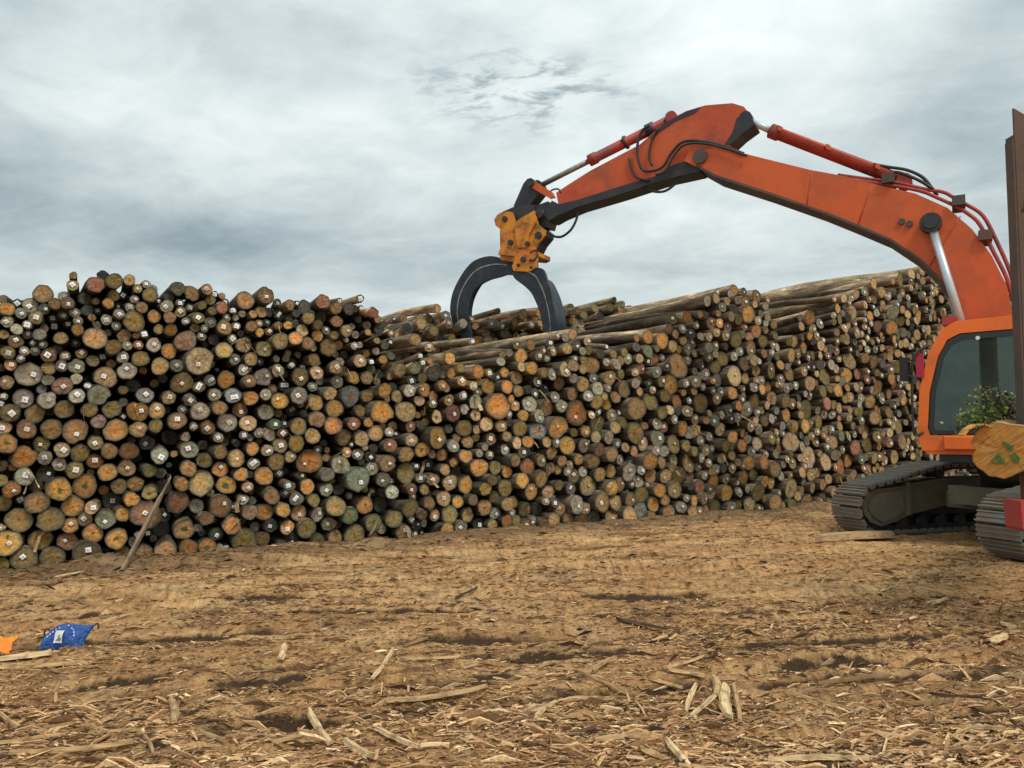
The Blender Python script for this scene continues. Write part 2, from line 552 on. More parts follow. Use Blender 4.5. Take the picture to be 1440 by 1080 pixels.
RUTS = [((285, 967), (445, 958), .05), ((275, 1036), (380, 1008), .06), ((350, 1012), (540, 1008), .06), ((545, 1000), (690, 1002), .035), ((565, 968), (725, 950), .055), ((725, 925), (800, 912), .04),
        ((805, 915), (905, 893), .045), ((360, 942), (450, 938), .05), ((-20, 985), (60, 975), .05), ((90, 962), (300, 948), .04), ((1010, 862), (1110, 858), .04), ((30, 825), (250, 822), .05),
        ((450, 880), (560, 872), .04), ((1110, 905), (1330, 888), .035), ((1100, 932), (1260, 922), .03), ((940, 1000), (1100, 990), .03), ((60, 868), (330, 850), .05), ((560, 905), (760, 893), .045), ((820, 840), (1000, 832), .05),
        ((1150, 845), (1400, 836), .05), ((620, 930), (700, 926), .05), ((180, 905), (330, 898), .035), ((900, 965), (1010, 955), .03), ((1240, 955), (1420, 948), .03), ((1330, 1000), (1440, 992), .04), ((0, 903), (420, 886), .035), ((430, 946), (900, 915), .035), ((700, 985), (1000, 962), .03),
        ((1000, 908), (1440, 882), .035), ((300, 871), (700, 858), .04), ((1050, 962), (1440, 942), .03), ((100, 845), (520, 836), .04), ((60, 1000), (260, 990), .03), ((820, 868), (1200, 858), .04)]


def rut_at(x, y):
    d = np.zeros_like(x)
    for p_, q_, w_ in RUTS:
        A_, B_ = on_ground(*p_), on_ground(*q_)
        ex_, ey_ = B_[0] - A_[0], B_[1] - A_[1]
        t = np.clip(((x - A_[0]) * ex_ + (y - A_[1]) * ey_) / (ex_ ** 2 + ey_ ** 2), 0, 1)
        dd = np.hypot(x - A_[0] - t * ex_, y - A_[1] - t * ey_)
        d = np.maximum(d, np.exp(-(dd / (w_ * 1.3)) ** 2) * np.clip(1.25 - np.abs(2 * t - 1) ** 4, 0, 1))
    return d * np.clip(0.10 + 1.5 * fbm(x * 4.1 + 8, y * 4.1, 3), 0, 1)


def gh(x, y):
    """height of the ground: wheel ruts, mounds of debris, fine crumbs"""
    x, y = np.asarray(x, float), np.asarray(y, float)
    u, v = x * RUT[0] + y * RUT[1], -x * RUT[1] + y * RUT[0]
    v = v + (fbm(u * 0.35, v * 0.4, 2) - 0.5) * 0.7
    h = (fbm(u * 0.30 + 5, v * 2.3 + 3, 3, 0.55) - 0.5) * 0.18
    cut = np.clip((fbm(u * 0.55 + 40, v * 4.2 + 11, 3) - 0.58) * 6, 0, 1)      # sharper grooves pressed in by tracks
    h -= cut * 0.055
    h += (fbm(x * 2.2, y * 2.2, 3) - 0.5) * 0.05 + (fbm(x * 9, y * 9, 3, 0.65) - 0.5) * 0.055
    q = (x - PILE_A[0]) * PILE_N[0] + (y - PILE_A[1]) * PILE_N[1]
    h += 0.09 * np.exp(-((q - 0.22) / 0.40) ** 2) * (0.1 + 1.5 * fbm(x * 1.6, y * 1.6, 3))
    h -= 0.085 * rut_at(x + 0.10 * (fbm(x * 2.7, y * 2.7, 2) - 0.5), y + 0.16 * (fbm(x * 2.1 + 7, y * 2.1, 3) - 0.5))
    lim = np.minimum(np.minimum(x + 9.5, 15 - x), np.minimum(y - 1.6, 19.5 - y))
    return h * np.clip(lim / 0.8, 0, 1)


def gz(x, y):
    return float(gh(np.array([x]), np.array([y]))[0])


m, k, p, out = material('bark_mulch_soil')
pos = k.n('ShaderNodeNewGeometry').outputs['Position']
rp = k.mapping(pos, (0.45, 1.9, 1), (0, 0, -math.atan2(RUT[1], RUT[0])))
r1 = k.noise(rp, 1.5, 6, 0.62, 0.6)
r2 = k.noise(k.mapping(rp, (1, 1, 1), loc=(7, 3, 0)), 3.4, 6, 0.66, 0.4)
n1 = k.noise(pos, 14.0, 6, 0.7)
n2 = k.noise(k.mapping(pos, (1, 2.6, 1), (0, 0, 0.2)), 48.0, 4, 0.7)
c = k.mix(k.step(r1, 0.36, 0.62), (0.58, 0.310, 0.133), (0.79, 0.472, 0.212))
c = k.mix(k.m('MULTIPLY', k.step(r2, 0.50, 0.68), 0.75), c, (0.235, 0.135, 0.066))
c = k.mix(k.m('MULTIPLY', k.step(k.noise(k.mapping(pos, (0.28, 2.6, 1), (0, 0, -0.17), (1, 9, 0)), 2.0, 6, 0.66, 0.5), 0.56, 0.68), 0.85), c, (0.075, 0.045, 0.026))
c = k.mix(k.m('MULTIPLY', k.step(k.noise(pos, 0.9, 3, 0.5), 0.50, 0.70), 0.35), c, (0.70, 0.50, 0.28))
c = k.mix(1.0, c, k.ramp(n1, [(0.30, 0.52), (0.48, 0.98), (0.70, 1.25)]), 'MULTIPLY')
c = k.mix(1.0, c, k.ramp(n2, [(0.25, 0.62), (0.5, 1.0), (0.75, 1.35)]), 'MULTIPLY')
clod = k.noise(k.mapping(pos, (11, 3.2, 1), (0, 0, -0.1)), 1.0, 5, 0.72, 0.5)
c = k.mix(1.0, c, k.ramp(clod, [(0.33, 0.45), (0.47, 0.98), (0.62, 1.2)]), 'MULTIPLY')
# darker soil in a patch at the lower right and along the foot of the pile
sp = k.n('ShaderNodeSeparateXYZ')
k.put(sp.inputs[0], pos)


def patch(x0, y0, rx, ry):
    q = k.m('ADD', k.m('POWER', k.m('DIVIDE', k.m('SUBTRACT', sp.outputs[0], x0), rx), 2.0), k.m('POWER', k.m('DIVIDE', k.m('SUBTRACT', sp.outputs[1], y0), ry), 2.0))
    return k.step(k.m('ADD', q, k.m('MULTIPLY', k.m('SUBTRACT', n1, 0.5), 1.2)), 1.3, 0.6)


DP = on_ground(1425, 1055)
c = k.mix(k.m('MULTIPLY', patch(float(DP[0]) + 0.05, float(DP[1]), 0.42, 0.42), 0.85), c, (0.085, 0.048, 0.026))
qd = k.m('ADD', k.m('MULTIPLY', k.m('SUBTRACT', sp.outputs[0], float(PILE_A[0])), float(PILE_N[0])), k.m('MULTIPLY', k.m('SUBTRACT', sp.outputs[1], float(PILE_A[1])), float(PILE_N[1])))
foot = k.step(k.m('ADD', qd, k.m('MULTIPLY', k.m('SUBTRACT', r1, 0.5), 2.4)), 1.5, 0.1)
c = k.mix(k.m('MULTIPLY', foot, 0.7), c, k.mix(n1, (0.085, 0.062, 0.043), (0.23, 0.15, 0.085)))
rut_mask = k.step(k.m('ADD', k.n('ShaderNodeAttribute', attribute_name='damp').outputs['Fac'], k.m('MULTIPLY', k.m('SUBTRACT', n1, 0.5), 1.05)), 0.06, 0.44)
c = k.mix(k.m('MULTIPLY', rut_mask, 1.0), c, k.mix(n2, (0.030, 0.020, 0.014), (0.16, 0.095, 0.052)))  # soil colour darkened along the rut grooves
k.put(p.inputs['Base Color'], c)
p.inputs['Roughness'].default_value = 0.95
p.inputs['Specular IOR Level'].default_value = 0.15
bump(k, p, k.m('ADD', k.m('MULTIPLY', n1, 1.0), k.m('MULTIPLY', n2, 0.8)), 1.0, 0.05)
M['soil'] = m

gx = np.arange(-9.5, 15.01, 0.05)
gy = np.arange(1.6, 19.51, 0.05)
X, Y = np.meshgrid(gx, gy)
Zg = gh(X, Y)
V = np.stack([X.ravel(), Y.ravel(), Zg.ravel()], 1)
nx, ny = len(gx), len(gy)
idx = np.arange(nx * ny).reshape(ny, nx)
F = np.stack([idx[:-1, :-1].ravel(), idx[:-1, 1:].ravel(), idx[1:, 1:].ravel(), idx[1:, :-1].ravel()], 1)
B = 900.0
corner = [(-B, -B, 0), (B, -B, 0), (B, B, 0), (-B, B, 0)]
nv = len(V)
V = np.vstack([V, corner])
F = F.tolist()
bl, br, tr_, tl = idx[0, 0], idx[0, -1], idx[-1, -1], idx[-1, 0]
F += [list(idx[0, ::-1]) + [nv, nv + 1], list(idx[::-1, -1]) + [nv + 1, nv + 2], list(idx[-1, :]) + [nv + 2, nv + 3], list(idx[:, 0]) + [nv + 3, nv]]
xf, yf = X.ravel(), Y.ravel()
dm = np.concatenate([rut_at(xf + 0.10 * (fbm(xf * 2.7, yf * 2.7, 2) - 0.5), yf + 0.16 * (fbm(xf * 2.1 + 7, yf * 2.1, 3) - 0.5)), np.zeros(4)])
ground = link('ground', mesh_data('ground', V, F, [M['soil']], smooth=True, attrs=dict(damp=np.stack([dm, dm, dm, dm * 0 + 1], 1))))
tag(ground, kind='structure')
# ---------------------------------------------------------------- the log pile
# Ends of the stacked logs, surveyed patch by patch: (patch origin, patch scale, "x,y,radius + tone [+ * paper tag] [+ c green crack]")
SURVEY = [
((0, 360), 4.0, """15,245,25g 40,297,42o 120,318,33g* 243,218,54n 175,280,44g* 258,305,34d* 305,270,34n 372,272,37g* 207,340,40n*
575,110,31d 535,165,52r 643,160,48v 645,218,34v 728,135,34n 825,162,25g* 845,215,45v 690,222,24d* 757,243,25g* 487,232,38d
612,262,32o 655,272,26d* 550,308,25d* 490,305,34d 730,290,27g* 798,290,34n 675,327,32g* 752,365,62n 867,338,40o 995,190,42d
958,228,30d 1082,210,45n 1163,190,33n* 1183,245,30v 940,285,38g* 1015,315,33n* 1012,264,24d* 1070,292,28d* 1135,277,28v
1250,290,36r 1195,308,26n 955,345,36n 1115,352,35v* 1045,367,24g* 1185,372,34g* 1275,347,26g* 1380,250,54n 1310,307,21g* 1363,325,22g
1425,327,25n 1260,403,45o* 1330,395,25n* 1415,395,33n 417,318,30g* 355,337,30d* 298,353,28d* 303,387,24d* 380,375,25d* 437,368,28g*
517,345,22n 598,358,32g* 40,370,35g* 155,390,27g* 97,412,33g 20,440,30n 155,437,28g* 222,443,36g 437,413,34o 548,388,22g 655,392,28g*
538,465,68n 633,512,45n 700,453,42n 715,500,28g* 778,500,28r* 808,440,24g* 770,448,20n 957,412,38o 895,412,30n 1045,475,62t
1135,450,27g* 1205,468,34d 1150,410,23g* 1100,400,27v 1305,465,28g* 865,500,42g* 950,535,46o 790,577,48n 340,468,38t 428,485,28d*
240,495,25g* 187,490,22g* 325,520,27d 88,480,40n* 140,535,28g* 195,533,29g* 45,545,40v* 275,560,42r* 365,567,30n* 458,548,32o*
117,575,24g* 60,608,35o* 345,615,35g* 430,628,45g* 523,590,35t 580,565,26d* 690,568,35g* 620,618,27r 600,675,64t* 718,655,54g*
745,725,40d 900,620,52n 1000,615,40g* 1118,590,80t* 1260,530,50n 1320,580,34g* 1370,500,45t 1412,580,40n 175,665,72g* 265,640,38n
278,692,34g 235,750,29b 38,710,40n* 360,720,55t* 412,692,34g 493,730,22b* 555,780,60g 630,862,52v 812,780,48g* 1025,715,62n*
1120,735,34n* 1180,700,34g* 1273,695,52o 1370,640,34g* 1405,702,40n* 130,805,54g* 262,810,52g* 430,785,44g* 360,862,55v 507,862,45v
1208,780,38g* 1310,785,48b* 1412,800,44o 950,797,40n* 1065,813,38g* 1030,860,29g* 1125,872,55g* 1235,853,44v 1350,866,45n*
775,872,60o* 882,870,48n* 20,790,22g* 5,832,20g* 52,887,54n* 198,888,55v 25,970,44t* 150,975,52n* 290,978,58n 418,985,70n*
553,928,43g 652,980,68o 778,975,50n* 876,955,40v 998,925,52n* 1090,960,25g* 1170,965,42o* 1277,935,57g* 1395,940,50t*"""),
((0, 600), 4.0, """40,88,60oc 235,97,45v* 350,130,45t* 452,153,52v 540,92,42v* 613,137,47n 725,137,52n 828,92,44d* 955,60,44d 530,193,44o* 130,168,68o
247,173,42g* 343,215,40g* 413,243,50n* 602,257,53o 712,232,50t* 845,250,38v 897,163,50g* 950,215,16d 1065,130,51g* 1045,58,28g
1230,62,30g* 1370,48,27g* 1240,143,42n 1330,178,52n* 1420,125,40o 1426,207,36g* 1060,235,48n 1150,190,45v 1238,240,46o* 1357,268,42o
1130,320,70n 1015,325,43o 1273,328,56oc 1393,340,33t* 1368,412,32g* 140,292,52g* 60,345,48o* 262,272,50d* 12,310,38v 328,345,70oc
473,330,68oc 197,350,38d 670,335,45v 762,325,45n 842,372,43nc 742,408,45o 625,425,50d* 128,412,28d* 205,435,65n 412,455,62o
508,458,40t* 810,495,82n* 688,495,44oc 1000,425,65n 1105,445,42g 1240,448,66n* 1163,515,42n 1427,480,48t 22,425,46v 110,532,73n
275,520,73v 478,530,42t* 590,530,55g* 380,562,46o* 8,575,25t* 70,660,75o* 237,640,62oc 370,650,55n* 520,618,56oc 655,632,60oc
915,595,50d 1028,580,60nc 1215,605,40d* 1300,558,55o 1392,640,70v 120,755,70v* 12,775,40v 300,762,65v 497,735,75v* 685,720,44v
810,720,46n 930,692,62n 1060,685,55o 1170,685,52oc 930,335,45d"""),
((360, 380), 4.0, """55,140,50n* 120,185,26d* 190,195,32n 280,207,45d 372,183,45r 445,215,38n 525,218,36d 585,160,25g* 660,240,31r 295,268,37v
225,240,26d 30,235,34n 128,252,28d* 370,250,35d 455,287,35r 15,300,25o* 58,295,25d* 125,310,25v 180,310,26o 350,312,30v 260,340,38t
20,350,27o 75,345,25o* 345,362,35o 400,345,25g* 432,365,28v 510,340,36n* 150,395,50n 215,385,42o 290,410,40n 410,430,52v 45,442,50t*
325,503,38n 200,535,22g* 450,545,43n* 120,565,38t* 45,600,54g* 250,600,54v* 340,577,42t* 455,625,40g* 160,650,32d* 318,655,30g*
55,697,35g* 240,700,52g* 135,735,50o* 417,695,42t 530,707,60b 550,605,38o 625,605,40n 585,510,42n* 645,425,40n> 655,350,25n>
620,330,22d*> 718,378,18d*> 690,290,30n> 715,502,28o 810,560,43t 895,550,38G 1000,577,50G 690,582,30d 895,390,38n> 975,432,30t*>
1090,495,38o 1215,400,22g*> 922,482,20g* 1150,550,30v 1105,583,32o 1250,570,40o 1370,545,30d 1155,617,33o* 1050,648,34o* 1225,650,28t*
1305,655,45o 1412,655,40o 725,675,45o 625,705,40n 860,680,40g* 945,680,42o* 800,712,38t 922,728,32t 995,750,28v* 1085,730,35n*
1165,705,28g* 1235,745,45g 1360,760,78o 335,745,48n 200,790,34d* 442,778,53o 55,797,48g 585,790,35v 705,800,70o 840,790,65t
1018,825,40tc 1110,805,52r* 1235,812,36tc 1295,865,45t 1430,820,25d 345,840,50t 432,872,52o 550,862,40r* 638,855,32o 1380,875,38n*
1170,890,50v 870,880,33r* 750,910,30g* 672,915,50n 240,880,50v 318,932,45n 105,867,35G* 150,917,30r* 75,925,36g 20,915,30g* 490,940,48nc
595,950,45t 755,985,42r* 1022,940,65o* 875,955,40n* 935,1010,45oc 1110,987,38g* 1190,965,38n 1322,950,35r* 1412,935,30n 1405,1005,30g*
225,975,50o 135,985,45t* 65,1012,35t* 845,1037,48n 1045,1040,35n 1180,1045,42o 1257,1030,24g 1315,1040,28d 1020,215,26o> 930,300,36n>
1070,255,28g*> 1085,300,28t*> 1165,300,30g> 1215,275,16t*> 1235,312,26n> 1330,300,30g*> 1380,310,22g*> 1362,228,18d> 775,275,15d*>
1000,340,34n> 850,330,34d>"""),
((360, 580), 4.0, """195,248,35t* 115,278,50v 45,360,55o 300,275,75o* 475,295,55g* 510,225,32o* 573,235,36g* 403,350,43g 655,315,40g* 740,285,52t*
568,380,75g* 718,382,45g* 850,345,60v 925,367,30g* 990,375,38n* 1055,318,35n 1125,335,34d 1255,310,55o 1345,310,38v 975,295,38d*
1330,380,33v 1090,395,48t* 1178,408,52o 1290,430,38o 1420,340,35o 1402,425,48v 180,412,28g* 288,417,45o 395,435,40g* 470,430,33d
650,447,30d* 765,447,42g* 875,430,35r* 948,435,32n 90,470,48n 228,485,42g* 325,495,38v 1055,485,48n* 975,510,38n 1145,500,38o
1210,490,33n 1345,480,33v 445,530,60n 612,522,50oc 700,520,42d 25,560,52o 155,550,43o 245,578,48n* 350,570,43g* 530,580,50G
868,540,53v 1285,535,48n 1417,510,40n 1350,572,34g* 660,620,52vc 775,598,52v 935,575,32v 1005,580,35n* 1090,575,55v 1190,578,42n
410,628,43t* 85,635,40d* 175,645,42o* 270,660,55v 1420,605,38o 1250,630,35d* 1155,640,38g* 905,635,30d* 350,715,38v 445,705,44n
555,690,60v 830,675,52n* 1075,660,45o 925,680,24d* 215,740,44d* 20,710,42v 1330,632,34n"""),
((720, 380), 4.0, """50,480,42o 110,550,38o 105,420,32o 180,578,28n 232,455,28n* 255,370,20t* 340,360,30n 310,440,32n 200,495,20g* 300,565,40t*
355,498,20g* 450,540,44n 590,530,28g 612,582,27n 650,495,30g* 790,500,35n 845,490,20g* 725,555,30n* 815,572,29g* 930,545,62n 987,505,24g*
765,375,35o 845,395,42o 882,330,28n 960,330,25g* 985,265,32o 1005,412,28g* 530,430,12t* 25,605,40n 145,625,30g* 265,630,35n 400,645,38n
460,610,25g* 550,605,38n* 705,612,28n 630,670,45v 580,717,30n 770,640,22g* 895,640,52o 980,635,22g* 1035,627,32t* 1085,585,32g*
1155,617,34b 1250,595,55t* 1312,607,30n 1145,545,33v 1182,500,38v 1110,490,25n* 1260,385,42v 1215,330,28g* 1330,245,45o 1385,285,25t*
1375,340,34o 1310,315,20r* 1412,400,32v 1345,440,38n* 1145,430,28t* 1110,375,24t* 1150,345,25n* 1115,300,28r* 1045,300,25d* 1075,245,25d*
1250,485,25g* 1358,505,28t 1310,527,35v 1382,570,28n 1402,615,25g* 1335,378,24n 1310,180,30n* 1245,115,30n 1155,125,15t* 1375,150,35n*
1305,120,20d* 325,220,20d> 375,215,20v> 240,700,30g* 130,695,28d* 182,697,27d* 340,695,38n 435,710,30g* 482,670,37g 540,665,20g* 792,680,20t*
35,680,35n 15,760,35o* 100,760,45g* 205,765,45n 268,760,34g* 365,805,68o* 55,812,33o 155,825,38g* 535,750,31o 480,745,38n 695,780,55t
790,745,44v 832,807,34v 930,745,32o 985,787,30t* 1060,750,50v 1137,740,25d 480,795,22g* 562,815,33n* 607,800,15g* 1240,690,35o 1302,712,25n*
1175,685,25g* 1075,657,20g* 997,733,18g* 1320,782,40g* 1362,738,36n 1378,807,22g* 260,885,60o* 45,890,45n 145,895,48b 415,905,32o* 475,850,45v
730,850,25d* 812,848,30g* 847,882,28n* 915,840,25g* 1030,840,26n* 1140,845,30g* 1270,830,25g* 580,885,33n 632,865,28v 690,910,56v 545,940,34g
475,940,33t 815,940,45g* 960,890,38o 1032,900,30n 1170,895,33t* 1110,937,25g* 1060,957,25g* 1245,945,35o 1290,982,32o 1328,930,22d*
1345,877,30t* 1382,902,25g 90,965,35o 195,965,30n 25,975,35t 310,985,48o 405,985,38g* 490,1007,35n 562,1035,42n 592,975,25g* 735,975,36t*
805,1012,28g* 915,980,46v* 975,987,30v 80,1030,34d 225,1030,35n 1195,990,33v 1370,970,35t 1132,1000,20g* 1090,1012,28n* 1352,1015,25g*
620,190,18g> 575,165,14d> 240,230,24n> 150,240,22o> 60,250,30n> 110,305,20g*> 160,300,20n> 20,290,26v>"""),
((720, 560), 4.0, """20,350,35n 100,380,45o 155,355,34t* 215,395,33n 280,350,30n 328,377,25t* 375,345,30n 460,355,38v 610,350,28g* 675,350,28d*
775,355,46o 842,360,32n 910,355,34g 1000,370,44n* 1060,340,25g* 1055,382,22g* 1102,370,22t* 1180,340,28t* 1235,320,28n 1345,360,38o
1407,360,38o 50,455,45o 160,450,45v 345,435,38n* 400,420,28g* 490,430,38n 555,410,34n 650,420,48g* 725,420,25g* 795,435,38n 848,440,37n*
930,430,47v 1002,440,28n 1085,435,22g* 1145,405,28g* 1240,395,27t* 1205,460,26t* 1135,470,35o 1050,490,35r 1300,445,35o 1357,430,28v
1430,470,30o 265,490,30v 110,522,45o* 205,528,35t 330,508,33b* 435,495,50n* 560,510,42o 612,475,37n* 715,475,33g* 760,490,18g* 645,518,15d*
730,540,44v 828,510,35o 915,512,44n* 1200,520,46o 1120,540,26t 1275,525,26g* 1385,530,42v 8,590,36o 65,620,40v 140,625,35d 250,565,22d*
345,590,50g* 415,618,32n* 500,580,55n* 602,590,43n* 652,580,37n* 785,590,38o 858,575,28n 725,625,42b 775,670,30v 1025,580,30o 955,615,30g*
1015,640,34n 1080,630,35n 1140,610,34v 1235,610,30g* 1335,600,40n* 1402,617,21g* 880,640,40n 275,630,38n* 110,690,32g* 650,655,47n
570,665,35n* 315,680,38n 395,685,35v 460,660,37d 12,690,32v 240,680,40n"""),
((1060, 360), 3.789, """780,125,40n 680,190,28n 520,300,35t 620,320,25o 740,300,35g 875,330,35o 960,310,25n 950,255,30v 905,205,18t* 970,185,22n*
840,170,15t* 865,270,18t* 765,255,20g* 720,215,20g* 595,260,20t* 510,250,13t* 300,330,35o 485,385,22t* 545,355,22n 587,345,15g* 550,410,28n*
660,375,30n 735,385,38o 745,440,20o 690,440,18t* 685,490,18t* 730,505,25o 800,540,30t 640,565,30n 510,560,40t 595,545,25n 215,455,30n
265,485,25o 495,440,28g 370,450,15t* 335,425,25n* 440,500,28r* 355,530,22t* 397,530,20t* 455,550,15t* 200,530,34n 240,567,15g* 192,577,17g*
370,577,17g* 85,610,38n* 265,615,25t* 190,622,36n 375,640,45v 440,600,22t* 493,635,38o 552,630,28n 605,655,25r* 680,635,15g* 735,655,28o
770,590,30v 145,657,22g* 300,680,38t 175,702,25g* 225,690,22g* 75,700,24o 450,715,35o 370,725,30v 565,700,28n* 510,750,28n* 570,760,25g*
660,700,35n 295,742,25t* 95,755,34n 165,780,35v 720,735,28n 680,757,28n 620,775,33n 390,785,30r 455,812,28n 275,820,48v 130,807,18g*
165,855,35o 800,770,25o 750,800,15g* 855,755,15t* 660,825,30o 720,835,28n 565,830,30v 375,840,22g* 417,845,22g* 510,860,22t* 575,877,22g*
645,862,32n 60,880,25v 120,860,18d* 10,880,25t* 275,905,35o 345,885,32n 210,920,30o 455,910,25o 420,922,18g* 530,905,20n 600,930,34v
725,885,18t* 770,910,36v 380,937,28t 340,940,20t* 97,970,30n* 195,980,48t 505,960,25t* 330,985,27n* 420,990,32n 650,960,30v* 725,942,22t
790,990,34t 850,960,20t* 885,990,25n 985,88,26n 975,140,22g* 1000,230,20n 1010,300,24v 900,130,22n 820,235,22n 1000,390,26o 930,395,26t
870,420,26n 940,470,24v 960,560,26n 930,640,26t 880,690,26o 960,720,26n 940,800,26v 900,80,28t 840,95,26t 640,150,28n 600,185,24t 545,205,24n 480,225,22t 900,850,24n 985,880,26t 840,620,24n 840,700,22t*"""),
((1080, 560), 4.0, """225,330,55t* 40,400,42n 140,375,28t* 140,440,28n 65,280,30n 320,375,42t 405,390,45o 245,430,35n* 292,420,26n 182,432,28n
450,350,35o 380,320,28g 490,280,38r 560,265,38v 600,330,30n 525,345,25g* 710,330,36t 655,352,27t* 685,250,25r* 655,305,15g* 625,272,22n
750,250,35n 455,220,25n* 355,250,30n 270,240,25g* 600,205,30v* 10,475,30o* 130,512,50t 250,505,28n 310,485,28r 220,580,35n 285,580,25n*
40,590,45n 135,592,28v 815,215,18g* 860,250,30t 860,310,20n 330,440,26n 400,450,26v 480,430,26n 560,400,28t 640,410,26n 720,400,26o
800,380,26n 880,380,26v 940,250,28n 1010,230,28o 1080,250,28n 960,340,26t 1040,330,26n 1120,320,26v 370,530,28n 350,590,30v 430,520,26o
500,500,26n 430,590,28t"""),
]
AXIS = -PILE_N
TONE = {'o': ((.40, .26, .12), (.60, .27, .07)), 'n': ((.30, .225, .13), (.43, .24, .095)), 't': ((.46, .35, .21), (.45, .29, .14)),
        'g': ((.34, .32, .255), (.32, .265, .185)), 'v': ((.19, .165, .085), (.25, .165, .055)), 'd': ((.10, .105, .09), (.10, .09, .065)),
        'b': ((.20, .26, .29), (.30, .21, .13)), 'r': ((.33, .18, .11), (.34, .15, .08)), 'G': ((.10, .16, .11), (.20, .17, .08))}
TONE_WORD = {'o': 'orange', 'n': 'brown', 't': 'pale tan', 'g': 'grey', 'v': 'olive', 'd': 'dark', 'b': 'bluish grey', 'r': 'reddish', 'G': 'green-stained'}

logs = []                                    # dicts: u, z, s (setback), r, code, px...
for (ox, oy), sc, text in SURVEY:
    for tok in text.split():
        a, b, rest = tok.split(',')
        num = ''.join(ch for ch in rest if ch.isdigit())
        fl = rest[len(num):]
        px, py, rp = ox + float(a) / sc, oy + float(b) / sc, float(num) / sc
        if any(math.hypot(px - l['px'], py - l['py']) < 0.62 * max(rp, l['rp']) for l in logs):
            continue
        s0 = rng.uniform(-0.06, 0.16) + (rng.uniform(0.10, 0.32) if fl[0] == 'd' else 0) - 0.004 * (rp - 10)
        if '>' in fl:
            s0 += (1.3 if px < 545 else 3.3 if py < 472 else 0.5) if px < 900 else 0.8
        s = s0
        for _ in range(3):
            P = on_plane(px, py, PILE_A + AXIS * s, PILE_N)
            s = s0 + 0.10 * max(P[2], 0)
        r = rp * P[1] / FPX * (0.93 + 0.195 * min(1.0, max(0.0, (px - 640) / 260)))
        logs.append(dict(px=px, py=py, rp=rp, u=float((P - PILE_A) @ PILE_U), z=max(float(P[2]), r * 0.8), s=s, r=r, code=fl[0],
                         tagged='*' in fl, crack='c' in fl[1:], far='>' in fl))
U = np.array([l['u'] for l in logs]); Z = np.array([l['z'] for l in logs]); R = np.array([l['r'] for l in logs]); S = np.array([l['s'] for l in logs])
FAR = np.array([l['far'] for l in logs])
U0, Z0 = U.copy(), Z.copy()
for it in range(50):                         # settle: neighbours that bite into each other slide apart a little
    du, dzz = U[:, None] - U[None], Z[:, None] - Z[None]
    d = np.hypot(du, dzz) + 1e-6
    ov = np.clip((R[:, None] + R[None]) * 0.985 - d, 0, None)
    ov[FAR[:, None] != FAR[None]] = 0
    np.fill_diagonal(ov, 0)
    U += (du / d * ov).sum(1) * 0.28
    Z += (dzz / d * ov).sum(1) * 0.28
    U += (U0 - U) * 0.06
    Z += (Z0 - Z) * 0.06
    Z = np.maximum(Z, R * 0.85)
for i, l in enumerate(logs):
    l['u'], l['z'] = float(U[i]), float(Z[i])

near_mask = ~FAR
ug = np.arange(-4, 30, 0.1)
top = np.array([np.max(np.where(np.abs(U[near_mask] - q) < 0.4, Z[near_mask] + R[near_mask], 0.5)) for q in ug])
UMAX = U.max()
top[ug < U.min()] = top[np.argmin(np.abs(ug - U.min() - 0.3))]
top[ug > UMAX - 0.4] = top[np.argmin(np.abs(ug - UMAX + 0.6))]
top_at = lambda q: np.interp(q, ug, top)
UEND = UMAX + 5.0


